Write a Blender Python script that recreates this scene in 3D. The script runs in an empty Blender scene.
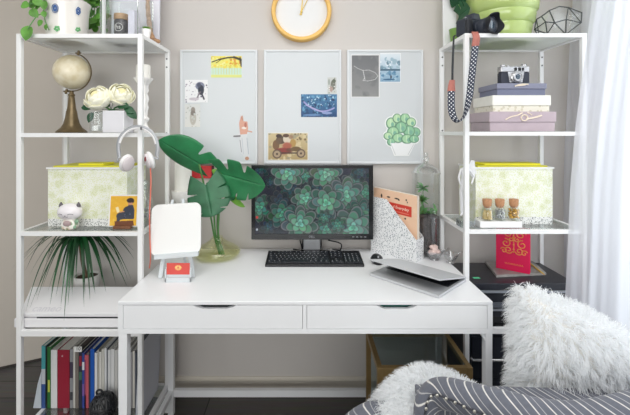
import bpy, bmesh, math, random
import numpy as np
from mathutils import Vector, Matrix
random.seed(7); RNG = np.random.default_rng(11)
PI = math.pi
SC = bpy.context.scene
COL = SC.collection
# ------------------------------------------------------------------ camera
EYE = 1.352; FOC = 385.0; VX = 305.0; VY = 131.0
cam = bpy.data.objects.new('camera', bpy.data.cameras.new('camera'))
COL.objects.link(cam)
cam.location = (0, 0, EYE); cam.rotation_euler = (PI/2, 0, 0)
cam.data.sensor_width = 36; cam.data.lens = 36*FOC/630
cam.data.shift_x = (315-VX)/630; cam.data.shift_y = -(207.5-VY)/630
cam.data.clip_start = 0.05
SC.camera = cam
def W(px, py, Y):
    "a point of the place seen at px, py, standing at distance Y"
    return Vector(((px-VX)*Y/FOC, Y, EYE-(py-VY)*Y/FOC))
def PX(px, Y): return (px-VX)*Y/FOC
def PZ(py, Y): return EYE-(py-VY)*Y/FOC
# ------------------------------------------------------------------ materials
def lin(c):
    return tuple(((v/255)/12.92 if v/255 <= .04045 else ((v/255+.055)/1.055)**2.4) for v in c)
MATS = {}
def nt(m): return m.node_tree.nodes, m.node_tree.links
def mat(name, col, rough=.5, metal=0, var=.0, scale=40, bump=0, spec=.5, coat=0, trans=0, sheen=0):
    m = bpy.data.materials.new(name); m.use_nodes = True
    N, L = nt(m); b = N['Principled BSDF']
    c = lin(col)
    b.inputs['Base Color'].default_value = (*c, 1)
    b.inputs['Roughness'].default_value = rough
    b.inputs['Metallic'].default_value = metal
    b.inputs['Specular IOR Level'].default_value = spec
    b.inputs['Coat Weight'].default_value = coat
    b.inputs['Transmission Weight'].default_value = trans
    b.inputs['Sheen Weight'].default_value = sheen
    if var or bump:
        tc = N.new('ShaderNodeTexCoord'); nz = N.new('ShaderNodeTexNoise')
        nz.inputs['Scale'].default_value = scale; nz.inputs['Detail'].default_value = 4
        L.new(tc.outputs['Object'], nz.inputs['Vector'])
        if var:
            r = N.new('ShaderNodeValToRGB')
            r.color_ramp.elements[0].position = .3; r.color_ramp.elements[1].position = .7
            r.color_ramp.elements[0].color = (*[v*(1-var) for v in c], 1)
            r.color_ramp.elements[1].color = (*[min(1, v*(1+var)) for v in c], 1)
            L.new(nz.outputs['Fac'], r.inputs['Fac']); L.new(r.outputs['Color'], b.inputs['Base Color'])
        if bump:
            bp = N.new('ShaderNodeBump'); bp.inputs['Strength'].default_value = bump; bp.inputs['Distance'].default_value = .003
            L.new(nz.outputs['Fac'], bp.inputs['Height']); L.new(bp.outputs['Normal'], b.inputs['Normal'])
    MATS[name] = m
    return m
def glass(name, tint=(250, 252, 252), gloss=.12, rough=.03, edge=.4):
    m = bpy.data.materials.new(name); m.use_nodes = True
    N, L = nt(m); N.clear()
    o = N.new('ShaderNodeOutputMaterial'); mix = N.new('ShaderNodeMixShader'); t = N.new('ShaderNodeBsdfTransparent')
    g = N.new('ShaderNodeBsdfGlossy'); lw = N.new('ShaderNodeLayerWeight'); ma = N.new('ShaderNodeMath')
    t.inputs['Color'].default_value = (*lin(tint), 1); g.inputs['Roughness'].default_value = rough
    g.inputs['Color'].default_value = (.95, .97, .97, 1)
    lw.inputs['Blend'].default_value = .35; ma.operation = 'MULTIPLY_ADD'
    ma.inputs[1].default_value = edge; ma.inputs[2].default_value = gloss
    ma.use_clamp = True
    L.new(lw.outputs['Facing'], ma.inputs[0]); L.new(ma.outputs[0], mix.inputs['Fac'])
    L.new(t.outputs[0], mix.inputs[1]); L.new(g.outputs[0], mix.inputs[2]); L.new(mix.outputs[0], o.inputs['Surface'])
    MATS[name] = m
    return m
def vcol(name, emit=False, rough=.45, strength=1.0, spec=.4):
    m = bpy.data.materials.new(name); m.use_nodes = True
    N, L = nt(m); b = N['Principled BSDF']; a = N.new('ShaderNodeAttribute'); a.attribute_name = 'Col'
    if emit:
        b.inputs['Base Color'].default_value = (.01, .01, .012, 1); b.inputs['Roughness'].default_value = .18
        L.new(a.outputs['Color'], b.inputs['Emission Color']); b.inputs['Emission Strength'].default_value = strength
    else:
        L.new(a.outputs['Color'], b.inputs['Base Color']); b.inputs['Roughness'].default_value = rough
        b.inputs['Specular IOR Level'].default_value = spec
    MATS[name] = m
    return m
def dotted(name, base, dot, scale, size, rough=.5, second=None, sscale=8):
    "base colour with voronoi dots; optional larger-scale second tint"
    m = mat(name, base, rough)
    N, L = nt(m); b = N['Principled BSDF']
    tc = N.new('ShaderNodeTexCoord'); v = N.new('ShaderNodeTexVoronoi'); v.inputs['Scale'].default_value = scale
    v.inputs['Randomness'].default_value = .75
    L.new(tc.outputs['Object'], v.inputs['Vector'])
    r = N.new('ShaderNodeValToRGB'); r.color_ramp.elements[0].position = size; r.color_ramp.elements[1].position = size+.08
    r.color_ramp.elements[0].color = (*lin(dot), 1); r.color_ramp.elements[1].color = (*lin(base), 1)
    L.new(v.outputs['Distance'], r.inputs['Fac'])
    if second:
        v2 = N.new('ShaderNodeTexVoronoi'); v2.inputs['Scale'].default_value = sscale
        L.new(tc.outputs['Object'], v2.inputs['Vector'])
        r2 = N.new('ShaderNodeValToRGB'); r2.color_ramp.elements[0].color = (*lin(second), 1); r2.color_ramp.elements[1].color = (1, 1, 1, 1)
        r2.color_ramp.elements[0].position = .25; r2.color_ramp.elements[1].position = .55
        L.new(v2.outputs['Distance'], r2.inputs['Fac'])
        mx = N.new('ShaderNodeMix'); mx.data_type = 'RGBA'; mx.blend_type = 'MULTIPLY'; mx.inputs[0].default_value = 1
        L.new(r.outputs['Color'], mx.inputs[6]); L.new(r2.outputs['Color'], mx.inputs[7]); L.new(mx.outputs[2], b.inputs['Base Color'])
    else:
        L.new(r.outputs['Color'], b.inputs['Base Color'])
    return m
# ------------------------------------------------------------------ geometry
class B:
    "collects shapes (place coordinates) into one mesh"
    def __init__(s, xf=None): s.bm = bmesh.new(); s.xf = xf; s.mi = 0; s.uv = None
    def _fin(s, nv, nf):
        s.bm.verts.ensure_lookup_table(); s.bm.faces.ensure_lookup_table()
        if s.xf is not None:
            for v in s.bm.verts[nv:]: v.co = s.xf @ v.co
        for f in s.bm.faces[nf:]: f.material_index = s.mi
    def box(s, x0, x1, y0, y1, z0, z1, bev=0, seg=2, rot=None):
        nv, nf = len(s.bm.verts), len(s.bm.faces)
        t = bmesh.new(); bmesh.ops.create_cube(t, size=1)
        for v in t.verts: v.co = Vector(((x0+x1)/2+v.co.x*(x1-x0), (y0+y1)/2+v.co.y*(y1-y0), (z0+z1)/2+v.co.z*(z1-z0)))
        if bev: bmesh.ops.bevel(t, geom=list(t.edges), offset=bev, segments=seg, profile=.6, affect='EDGES')
        if rot is not None:
            c = Vector(((x0+x1)/2, (y0+y1)/2, (z0+z1)/2))
            for v in t.verts: v.co = c + rot @ (v.co-c)
        s._join(t); s._fin(nv, nf); return s
    def _join(s, t):
        me = bpy.data.meshes.new('t'); t.to_mesh(me); t.free(); s.bm.from_mesh(me); bpy.data.meshes.remove(me)
    def tube(s, pts, r, n=8, caps=True, closed=False, flat=None):
        pts = [Vector(p) for p in pts]; k = len(pts)
        rs = [r]*k if not hasattr(r, '__len__') else list(r)
        nv, nf = len(s.bm.verts), len(s.bm.faces)
        rings = []; up = None
        for i, p in enumerate(pts):
            if closed: d = pts[(i+1) % k]-pts[i-1]
            else: d = pts[min(i+1, k-1)]-pts[max(i-1, 0)]
            if d.length < 1e-9: d = Vector((0, 0, 1))
            d.normalize()
            if up is None:
                up = Vector((0, 0, 1)) if abs(d.z) < .9 else Vector((0, 1, 0))
                up = (up-d*up.dot(d)).normalized()
            else:
                up = up-d*up.dot(d)
                up = up.normalized() if up.length > 1e-6 else d.orthogonal().normalized()
            sd = d.cross(up)
            ring = []
            for j in range(n):
                a = 2*PI*j/n
                e = 1 if flat is None else flat
                ring.append(s.bm.verts.new(p+up*math.cos(a)*rs[i]*e+sd*math.sin(a)*rs[i]))
            rings.append(ring)
        m = k if closed else k-1
        for i in range(m):
            A, C = rings[i], rings[(i+1) % k]
            for j in range(n): s.bm.faces.new((A[j], A[(j+1) % n], C[(j+1) % n], C[j]))
        if caps and not closed:
            s.bm.faces.new(rings[0][::-1]); s.bm.faces.new(rings[-1])
        s._fin(nv, nf); return s
    def lathe(s, prof, c=(0, 0, 0), n=28, sx=1, sy=1, mod=None, close=False):
        c = Vector(c); nv, nf = len(s.bm.verts), len(s.bm.faces)
        rings = []
        for (r, z) in prof:
            if r < 1e-6: rings.append([s.bm.verts.new(c+Vector((0, 0, z)))])
            else:
                ring = []
                for j in range(n):
                    a = 2*PI*j/n; q = r*(mod(a, z) if mod else 1)
                    ring.append(s.bm.verts.new(c+Vector((q*math.cos(a)*sx, q*math.sin(a)*sy, z))))
                rings.append(ring)
        for A, C in zip(rings[:-1], rings[1:]):
            for j in range(n):
                k = (j+1) % n
                if len(A) == 1 and len(C) == 1: break
                if len(A) == 1: s.bm.faces.new((A[0], C[k], C[j]))
                elif len(C) == 1: s.bm.faces.new((A[j], A[k], C[0]))
                else: s.bm.faces.new((A[j], A[k], C[k], C[j]))
        s._fin(nv, nf); return s
    def prism(s, pts, vec, bev=0):
        pts = [Vector(p) for p in pts]; vec = Vector(vec)
        nv, nf = len(s.bm.verts), len(s.bm.faces)
        t = bmesh.new()
        a = [t.verts.new(p) for p in pts]; b = [t.verts.new(p+vec) for p in pts]; n = len(pts)
        t.faces.new(a); t.faces.new(b[::-1])
        for i in range(n): t.faces.new((a[i], b[i], b[(i+1) % n], a[(i+1) % n]))
        bmesh.ops.recalc_face_normals(t, faces=t.faces)
        if bev: bmesh.ops.bevel(t, geom=list(t.edges), offset=bev, segments=2, profile=.6, affect='EDGES')
        s._join(t); s._fin(nv, nf); return s
    def ball(s, c, r, sc=(1, 1, 1), u=20, v=14, rot=None, fn=None):
        nv, nf = len(s.bm.verts), len(s.bm.faces)
        t = bmesh.new(); bmesh.ops.create_uvsphere(t, u_segments=u, v_segments=v, radius=1)
        for q in t.verts:
            co = q.co.copy()
            if fn: co = fn(co)
            co = Vector((co.x*r*sc[0], co.y*r*sc[1], co.z*r*sc[2]))
            if rot is not None: co = rot @ co
            q.co = Vector(c)+co
        s._join(t); s._fin(nv, nf); return s
    def grid(s, rows, closed=False):
        "rows: list of lists of points, None faces skipped by caller"
        nv, nf = len(s.bm.verts), len(s.bm.faces)
        V = [[s.bm.verts.new(Vector(p)) for p in r] for r in rows]
        for i in range(len(V)-1):
            m = len(V[i]) if closed else len(V[i])-1
            for j in range(m):
                k = (j+1) % len(V[i])
                s.bm.faces.new((V[i][j], V[i][k], V[i+1][k], V[i+1][j]))
        s._fin(nv, nf); return s
    def quad(s, *p):
        nv, nf = len(s.bm.verts), len(s.bm.faces)
        s.bm.faces.new([s.bm.verts.new(Vector(q)) for q in p]); s._fin(nv, nf); return s
    def build(s, name, mats, parent=None, smooth=None, origin=None, solid=0, recalc=True, sub=0):
        me = bpy.data.meshes.new(name)
        if recalc: bmesh.ops.recalc_face_normals(s.bm, faces=s.bm.faces)
        s.bm.to_mesh(me); s.bm.free()
        return link(name, me, mats, parent, smooth, origin, solid, sub)
def world_loc(o):
    v = Vector((0, 0, 0))
    while o is not None: v = v+Vector(o.location); o = o.parent
    return v
def link(name, me, mats, parent=None, smooth=None, origin=None, solid=0, sub=0):
    o = bpy.data.objects.new(name, me); COL.objects.link(o)
    for m in (mats if isinstance(mats, (list, tuple)) else [mats]): me.materials.append(m)
    if parent is not None:
        o.parent = parent; off = world_loc(parent)
    elif origin is not None:
        off = Vector(origin); o.location = off
    else:
        off = None
        if len(me.vertices):
            a = np.zeros(len(me.vertices)*3); me.vertices.foreach_get('co', a); a = a.reshape(-1, 3)
            lo, hi = a.min(0), a.max(0); off = Vector(((lo[0]+hi[0])/2, (lo[1]+hi[1])/2, lo[2])); o.location = off
    if off is not None: me.transform(Matrix.Translation(-off))
    if smooth is not None:
        me.set_sharp_from_angle(angle=math.radians(smooth)) if False else None
        for p in me.polygons: p.use_smooth = True
        try: me.set_sharp_from_angle(angle=math.radians(smooth))
        except Exception: pass
    if solid:
        md = o.modifiers.new('thickness', 'SOLIDIFY'); md.thickness = solid; md.offset = 0
    if sub:
        md = o.modifiers.new('smooth', 'SUBSURF'); md.levels = sub; md.render_levels = sub
    return o
def thing(name, label, cat, loc, group=None):
    o = bpy.data.objects.new(name, None); COL.objects.link(o)
    o.location = loc; o.empty_display_size = .03; o['label'] = label; o['category'] = cat
    if group: o['group'] = group
    return o
def tag(o, label, cat, group=None):
    o['label'] = label; o['category'] = cat
    if group: o['group'] = group
    return o
def struct(o): o['kind'] = 'structure'; return o
def stuff(o): o['kind'] = 'stuff'; return o
def rotz(d): return Matrix.Rotation(math.radians(d), 3, 'Z')
def rotx(d): return Matrix.Rotation(math.radians(d), 3, 'X')
def roty(d): return Matrix.Rotation(math.radians(d), 3, 'Y')
def bez(a, b, c, n):
    a, b, c = Vector(a), Vector(b), Vector(c)
    return [a*(1-t)**2+b*2*t*(1-t)+c*t*t for t in [i/(n-1) for i in range(n)]]
def smoothpath(pts, n=6):
    "Catmull-Rom through pts"
    P = [Vector(p) for p in pts]; P = [P[0]*2-P[1]]+P+[P[-1]*2-P[-2]]
    out = []
    for i in range(1, len(P)-2):
        for k in range(n):
            t = k/n; a, b, c, d = P[i-1], P[i], P[i+1], P[i+2]
            out.append(.5*((2*b)+(c-a)*t+(2*a-5*b+4*c-d)*t*t+(-a+3*b-3*c+d)*t**3))
    out.append(P[-2]); return out
# ------------------------------------------------------------------ printed pictures (coloured mesh points)
class Canvas:
    def __init__(s, x0, y0, x1, y1, res, bg):
        s.x0, s.y0, s.x1, s.y1 = x0, y0, x1, y1
        nx = max(2, int((x1-x0)*res)+1); ny = max(2, int((y1-y0)*res)+1)
        s.X, s.Y = np.meshgrid(np.linspace(x0, x1, nx), np.linspace(y0, y1, ny))
        s.C = np.empty((ny, nx, 3)); s.C[:] = bg; s.M = np.ones((ny, nx), bool)
    def put(s, m, col, a=1.0):
        m = np.clip(m, 0, 1)*a; s.C[:] = s.C*(1-m[..., None])+np.array(col, float)*m[..., None]
    def ell(s, cx, cy, rx, ry, col, rot=0, a=1, soft=.15):
        c, n = math.cos(rot), math.sin(rot); dx, dy = s.X-cx, s.Y-cy
        q = np.sqrt(((dx*c+dy*n)/rx)**2+((-dx*n+dy*c)/ry)**2)
        s.put((1-q)/soft+.5, col, a)
    def poly(s, pts, col, a=1):
        m = s.inside(pts); s.put(m.astype(float), col, a)
    def inside(s, pts):
        m = np.zeros(s.X.shape, bool); n = len(pts)
        for i in range(n):
            (xa, ya), (xb, yb) = pts[i], pts[(i+1) % n]
            if ya == yb: continue
            m ^= ((ya > s.Y) != (yb > s.Y)) & (s.X < (xb-xa)*(s.Y-ya)/(yb-ya)+xa)
        return m
    def line(s, p, q, w, col, a=1):
        p, q = np.array(p, float), np.array(q, float); d = q-p; L = max(1e-9, (d**2).sum())
        t = np.clip(((s.X-p[0])*d[0]+(s.Y-p[1])*d[1])/L, 0, 1)
        r = np.hypot(s.X-p[0]-t*d[0], s.Y-p[1]-t*d[1])
        s.put((w/2-r)/(w*.3)+.5, col, a)
    def grad(s, top, bot):
        t = ((s.Y-s.y0)/(s.y1-s.y0))[..., None]; s.C[:] = np.array(top)*(1-t)+np.array(bot)*t
    def speck(s, n, rmin, rmax, cols, seed=0, box=None, a=1):
        g = np.random.default_rng(seed); b = box or (s.x0, s.y0, s.x1, s.y1)
        for i in range(n):
            r = g.uniform(rmin, rmax)
            s.ell(g.uniform(b[0], b[2]), g.uniform(b[1], b[3]), r, r*g.uniform(.5, 1), cols[g.integers(len(cols))], g.uniform(0, 3), a, .4)
    def mesh(s, name, place, mats, parent=None, solid=0, origin=None, pale=0):
        "place(u, v) with u, v in 0..1 gives the point"
        ny, nx = s.X.shape
        u = (s.X-s.x0)/(s.x1-s.x0); v = (s.Y-s.y0)/(s.y1-s.y0)
        o = np.array(place(0, 0)); du = np.array(place(1, 0))-o; dv = np.array(place(0, 1))-o
        P = (o+u[..., None]*du+v[..., None]*dv).reshape(-1, 3)
        idx = np.arange(nx*ny).reshape(ny, nx)
        F = np.stack([idx[1:, :-1], idx[1:, 1:], idx[:-1, 1:], idx[:-1, :-1]], -1)
        keep = s.M[1:, :-1] & s.M[1:, 1:] & s.M[:-1, 1:] & s.M[:-1, :-1]
        F = F[keep]
        used = np.unique(F); re = -np.ones(nx*ny, int); re[used] = np.arange(len(used))
        me = bpy.data.meshes.new(name); me.from_pydata(P[used].tolist(), [], re[F].tolist())
        cc = s.C.reshape(-1, 3)[used]; gm = cc.mean(1, keepdims=True); cc = (cc*(1-pale)+(gm*.45+232*.55)*pale)/255; cc = np.where(cc <= .04045, cc/12.92, ((np.clip(cc, 0, 1)+.055)/1.055)**2.4)
        at = me.color_attributes.new('Col', 'FLOAT_COLOR', 'POINT')
        at.data.foreach_set('color', np.concatenate([cc, np.ones((len(cc), 1))], 1).astype(np.float32).ravel())
        return link(name, me, mats, parent, solid=solid, origin=origin)
def rect_place(px0, py0, px1, py1, Y):
    a = W(px0, py0, Y); b = W(px1, py0, Y); c = W(px0, py1, Y)
    return lambda u, v: a+(b-a)*u+(c-a)*v
# ------------------------------------------------------------------ text
def text(name, s, size, M, m, parent, ext=.0003, origin=None):
    cu = bpy.data.curves.new(name, 'FONT'); cu.body = s; cu.size = size; cu.extrude = ext; cu.align_x = 'CENTER'; cu.align_y = 'CENTER'
    t = bpy.data.objects.new(name, cu); COL.objects.link(t)
    me = bpy.data.meshes.new_from_object(t.evaluated_get(bpy.context.evaluated_depsgraph_get()))
    bpy.data.objects.remove(t); bpy.data.curves.remove(cu)
    me.transform(M); me.materials.clear()
    return link(name, me, m, parent, origin=origin)
FACE = Matrix(((1, 0, 0, 0), (0, 0, -1, 0), (0, 1, 0, 0), (0, 0, 0, 1)))   # text standing upright, read from -Y
# ------------------------------------------------------------------ fur
def fur(name, src, count, length, width, m, parent, grav=.5, clump=260, comb=Vector((0, 0, 0)), keep=None, seed=1):
    "strands as narrow tapered ribbons rooted on the faces of src"
    g = np.random.default_rng(seed)
    me = src.data; off = world_loc(src)
    me.calc_loop_triangles()
    co = np.zeros(len(me.vertices)*3); me.vertices.foreach_get('co', co); co = co.reshape(-1, 3)+np.array(off)
    tri = np.zeros(len(me.loop_triangles)*3, int); me.loop_triangles.foreach_get('vertices', tri); tri = tri.reshape(-1, 3)
    a, b, c = co[tri[:, 0]], co[tri[:, 1]], co[tri[:, 2]]
    n = np.cross(b-a, c-a); ar = np.linalg.norm(n, axis=1); n = n/np.maximum(ar[:, None], 1e-12)
    def sample(k):
        t = g.choice(len(tri), k, p=ar/ar.sum()); r1, r2 = np.sqrt(g.random(k)), g.random(k)
        return a[t]*(1-r1)[:, None]+b[t]*(r1*(1-r2))[:, None]+c[t]*(r1*r2)[:, None], n[t]
    P, Nn = sample(count); Cp, Cn = sample(clump)
    if keep is not None:
        k = keep(P); P, Nn = P[k], Nn[k]
    K = len(P)
    ci = np.concatenate([np.argmin(((P[i:i+2000, None]-Cp[None])**2).sum(-1), 1) for i in range(0, K, 2000)])
    Cd = Cn+g.normal(0, .42, Cn.shape)+np.array(comb); Cd /= np.linalg.norm(Cd, axis=1)[:, None]
    tip = Cp+Cd*length
    L = length*g.uniform(.6, 1.15, K)[:, None]
    D = Nn+g.normal(0, .28, Nn.shape)+np.array(comb)*.7; D /= np.linalg.norm(D, axis=1)[:, None]
    own = P+D*L; cl = tip[ci]+g.normal(0, .12*length, P.shape)
    end = own*.45+cl*.55
    d2 = end-P; d2 = d2/np.maximum(np.linalg.norm(d2, axis=1)[:, None], 1e-9)*L
    G = np.array([0, 0, -1.0])*grav*length
    S = 4; rows = []
    side = np.cross(d2, g.normal(size=d2.shape)); side /= np.maximum(np.linalg.norm(side, axis=1)[:, None], 1e-9)
    for i in range(S+1):
        t = i/S
        mid = P+(Nn*.5*length)*t*(1-t)+d2*t+G*t*t
        w = width*(1-t**1.6)+width*.06
        rows.append((mid-side*w/2, mid+side*w/2))
    V = np.stack([np.stack(r, 1) for r in rows], 1).reshape(-1, 3)      # K,(S+1),2,3
    base = (np.arange(K)*(S+1)*2)[:, None, None]
    q = np.array([[i*2, i*2+1, i*2+3, i*2+2] for i in range(S)])[None]
    F = (base+q).reshape(-1, 4)
    mm = bpy.data.meshes.new(name); mm.from_pydata(V.tolist(), [], F.tolist())
    o = link(name, mm, m, parent)
    for p in mm.polygons: p.use_smooth = True
    return stuff(o)
# ------------------------------------------------------------------ materials used all over
m_wall = mat('wall_paint', (208, 203, 199), .85, var=.015, scale=3, bump=.03)
m_wall2 = mat('warm_wall_paint', (208, 200, 190), .85, var=.015, scale=3)
m_ceil = mat('ceiling_paint', (236, 234, 230), .9)
m_trim = mat('trim_paint', (222, 215, 203), .55)
m_white = mat('white_metal', (240, 240, 240), .38)
m_lac = mat('white_lacquer', (238, 239, 241), .33)
m_board = mat('white_shelf_board', (236, 236, 235), .4)
m_glass = glass('shelf_glass', (247, 250, 249), .05)
def frosted(name, col, t):
    m = mat(name, col, .35); N, L = nt(m); b = N['Principled BSDF']; tl = N.new('ShaderNodeBsdfTranslucent'); mx = N.new('ShaderNodeMixShader')
    tl.inputs['Color'].default_value = (*lin(col), 1); mx.inputs[0].default_value = t
    L.new(b.outputs[0], mx.inputs[1]); L.new(tl.outputs[0], mx.inputs[2]); L.new(mx.outputs[0], N['Material Output'].inputs['Surface']); return m
m_frost = frosted('frosted_white_glass', (242, 243, 243), .78)
m_clear = glass('clear_glass', (253, 254, 254), .025, edge=.25)
m_paper = mat('white_paper', (240, 240, 238), .7)
m_cer = mat('white_ceramic', (240, 238, 236), .25, coat=.3)
m_black = mat('black_plastic', (24, 25, 29), .4)
m_blackg = mat('gloss_black', (14, 15, 18), .18)
m_screw = mat('screw_steel', (120, 120, 122), .4, metal=.6)
m_leaf = mat('monstera_green', (40, 118, 72), .36, var=.25, scale=14)
m_leaf2 = mat('light_leaf_green', (122, 178, 72), .42, var=.2, scale=20)
m_dark = mat('dark_leaf_green', (22, 78, 44), .45, var=.4, scale=12)
m_stem = mat('stem_green', (84, 138, 74), .5)
m_pict = vcol('printed_paper', rough=.5)
m_gold = mat('brass', (150, 122, 74), .35, metal=.75)
m_vp = None
# floor: dark boards
def floor_mat():
    m = mat('dark_wood_floor', (52, 48, 48), .38)
    N, L = nt(m); b = N['Principled BSDF']
    tc = N.new('ShaderNodeTexCoord'); mp = N.new('ShaderNodeMapping'); br = N.new('ShaderNodeTexBrick')
    br.inputs['Scale'].default_value = 1; br.inputs['Brick Width'].default_value = 1.3; br.inputs['Row Height'].default_value = .13
    br.inputs['Mortar Size'].default_value = .003; br.offset = .37
    br.inputs['Color1'].default_value = (*lin((86, 83, 82)), 1); br.inputs['Color2'].default_value = (*lin((68, 66, 67)), 1)
    br.inputs['Mortar'].default_value = (*lin((24, 22, 22)), 1)
    nz = N.new('ShaderNodeTexNoise'); nz.inputs['Scale'].default_value = 3; nz.inputs['Detail'].default_value = 8
    mp2 = N.new('ShaderNodeMapping'); mp2.inputs['Scale'].default_value = (1.5, 22, 1)
    mx = N.new('ShaderNodeMix'); mx.data_type = 'RGBA'; mx.blend_type = 'OVERLAY'; mx.inputs[0].default_value = .45
    L.new(tc.outputs['Object'], br.inputs['Vector']); L.new(tc.outputs['Object'], mp2.inputs['Vector']); L.new(mp2.outputs[0], nz.inputs['Vector'])
    L.new(br.outputs['Color'], mx.inputs[6]); L.new(nz.outputs['Color'], mx.inputs[7]); L.new(mx.outputs[2], b.inputs['Base Color'])
    return m
o = B().box(-3.2, 1.5, -2.4, 2.75, -.05, 0).build('floor', floor_mat(), origin=(0, 0, 0)); struct(o)
o = B().box(-3.2, 1.5, -2.4, 2.75, 2.55, 2.62).build('ceiling', m_ceil); struct(o)
WALLY = 1.97
WL = PX(62, WALLY)
# back wall with its outer corner behind the tower
o = B().box(WL, 1.5, WALLY, WALLY+.12, 0, 2.55).build('wall_back', m_wall); struct(o)
# slanting wall further back beside it
pa, pb = W(0, 369, EYE*FOC/238), W(40, 360, EYE*FOC/229)
dr = (pb-pa); dr.z = 0; dr.normalize(); pa.z = pb.z = 0
q0, q1 = pa-dr*1.3, pa+dr*.95
nb = Vector((-dr.y, dr.x, 0))*.1
o = B().prism([q0, q1, q1+nb, q0+nb], (0, 0, 2.55)).build('wall_left', m_wall2); struct(o)
o = B().prism([q0-nb*.08+Vector((0, 0, 0)), q1-nb*.08, q1-nb*.01, q0-nb*.01], (0, 0, .012)).build('trim_1', mat('dark_gap', (58, 53, 50), .7)); struct(o)
# baseboard with a stepped top
bm = B()
prof = [(0, 0), (0, .098), (-.006, .098), (-.010, .086), (-.014, .084), (-.014, 0)]
bm.prism([Vector((WL, WALLY+y-.0005, z)) for y, z in prof], (1.35-WL-.0, 0, 0))
o = bm.build('baseboard_back', m_trim); struct(o)
# right wall with a tall window
RX = 1.36
WY0, WY1, WZ0, WZ1 = .15, 1.72, .12, 2.35
bm = B()
bm.box(RX, RX+.12, -2.4, WY0, 0, 2.55); bm.box(RX, RX+.12, WY1, 1.969, 0, 2.55)
bm.box(RX, RX+.12, WY0, WY1, 0, WZ0); bm.box(RX, RX+.12, WY0, WY1, WZ1, 2.55)
o = bm.build('wall_right', m_wall); struct(o)
wf = B()
for (y0, y1, z0, z1) in ((WY0, WY0+.05, WZ0, WZ1), (WY1-.05, WY1, WZ0, WZ1), (WY0+.05, WY1-.05, WZ0, WZ0+.05), (WY0+.05, WY1-.05, WZ1-.05, WZ1), ((WY0+WY1)/2-.03, (WY0+WY1)/2+.03, WZ0+.05, WZ1-.05)):
    wf.box(RX+.03, RX+.09, y0, y1, z0, z1)
wfo = wf.build('window_1', m_white); struct(wfo)
gp = B().box(RX+.055, RX+.06, WY0+.05, WY1-.05, WZ0+.05, WZ1-.05).build('window_pane', m_clear, wfo)
# wall behind the viewer with a broad window
bm = B(); FY = -2.4
bm.box(-3.2, 1.36, FY-.12, FY, 0, .95); bm.box(-3.2, 1.36, FY-.12, FY, 2.42, 2.55); bm.box(-3.2, -2.3, FY-.12, FY, .95, 2.42); bm.box(1.0, 1.36, FY-.12, FY, .95, 2.42)
o = bm.build('wall_front', m_wall); struct(o)
wf2 = B()
for (x0, x1, z0, z1) in ((-2.3, -2.24, .95, 2.42), (.94, 1.0, .95, 2.42), (-2.24, .94, .95, 1.01), (-2.24, .94, 2.36, 2.42), (-.68, -.62, 1.01, 2.36)): wf2.box(x0, x1, FY-.09, FY-.03, z0, z1)
w2 = wf2.build('window_2', m_white); struct(w2)
B().box(-2.24, .94, FY-.062, FY-.058, 1.01, 2.36).build('window_pane', m_clear, w2)
# ------------------------------------------------------------------ light
w = bpy.data.worlds.new('daylight'); SC.world = w; w.use_nodes = True
bg = w.node_tree.nodes['Background']; bg.inputs['Color'].default_value = (.93, .97, 1.0, 1); bg.inputs['Strength'].default_value = .75
def area(name, loc, target, sx, sy, power, col):
    l = bpy.data.lights.new(name, 'AREA'); l.shape = 'RECTANGLE'; l.size = sx; l.size_y = sy; l.energy = power; l.color = col
    o = bpy.data.objects.new(name, l); COL.objects.link(o); o.location = loc
    o.rotation_euler = (Vector(target)-Vector(loc)).to_track_quat('-Z', 'Y').to_euler(); return o
area('window_daylight', (RX+.5, .9, 1.5), (-1, 1.2, .7), 1.5, 2.2, 24, (.95, .98, 1))
area('room_window_daylight', (-.65, -2.75, 1.8), (-.3, 1.9, 1.1), 3.1, 1.4, 72, (1, .985, .96))
area('added_top_light', (-.1, .55, 2.5), (-.1, .75, 0), 1.7, 1.1, 23, (1, .99, .97))  # unseen overhead light, added to brighten upward faces
SC.view_settings.view_transform = 'Standard'; SC.view_settings.look = 'None'; SC.view_settings.gamma = 1
SC.view_settings.use_curve_mapping = False; SC.view_settings.exposure = .02
try: SC.cycles.use_denoising = True; SC.cycles.max_bounces = 14; SC.cycles.diffuse_bounces = 9; SC.cycles.transmission_bounces = 10; SC.cycles.transparent_max_bounces = 24; SC.cycles.caustics_reflective = False; SC.cycles.caustics_refractive = False
except Exception: pass
# ------------------------------------------------------------------ shelf towers
def tower(label, x0, x1, y0, y1, levels, boards, loc_label_group):
    root = thing('shelf_unit', label, 'shelf', ((x0+x1)/2, (y0+y1)/2, 0), loc_label_group)
    p = .019; top = levels[0]
    for (x, y) in ((x0, y0), (x1-p, y0), (x0, y1-p), (x1-p, y1-p)):
        B().box(x, x+p, y, y+p, 0, top, .0015, 1).build('post', m_white, root)
    for i, z in enumerate(levels):
        h = .0165 if i == 0 else (.0165 if i < 3 else .022)
        B().box(x0+p, x1-p, y0+.001, y0+p-.001, z-h, z-.0005).build('front_rail', m_white, root)
        B().box(x0+p, x1-p, y1-p+.001, y1-.001, z-h, z-.0005).build('back_rail', m_white, root)
        for x in (x0, x1-p):
            B().box(x+.001, x+p-.001, y0+p, y1-p, z-h, z-.0005).build('side_rail', m_white, root)
        t = .006
        g = boards[i]
        B().box(x0+p+.001, x1-p-.001, y0+p+.001, y1-p-.001, z-t-(0 if g else .004), z, .001, 1).build('glass_shelf' if g else 'shelf_board', m_glass if g else m_frost, root)
    for x in (x0, x1-p):
        for dz in (.045, .085, .40):
            B().tube([(x+p/2, y1-p+.0005, top-dz), (x+p/2, y1-p-.0025, top-dz)], .004, 8).build('screw', m_screw, root)
    return root
LX0, LX1, LY0, LY1 = -1.157, -.652, 1.541, 1.862
LZ = [1.742, 1.344, .948, .551, .135]
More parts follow.
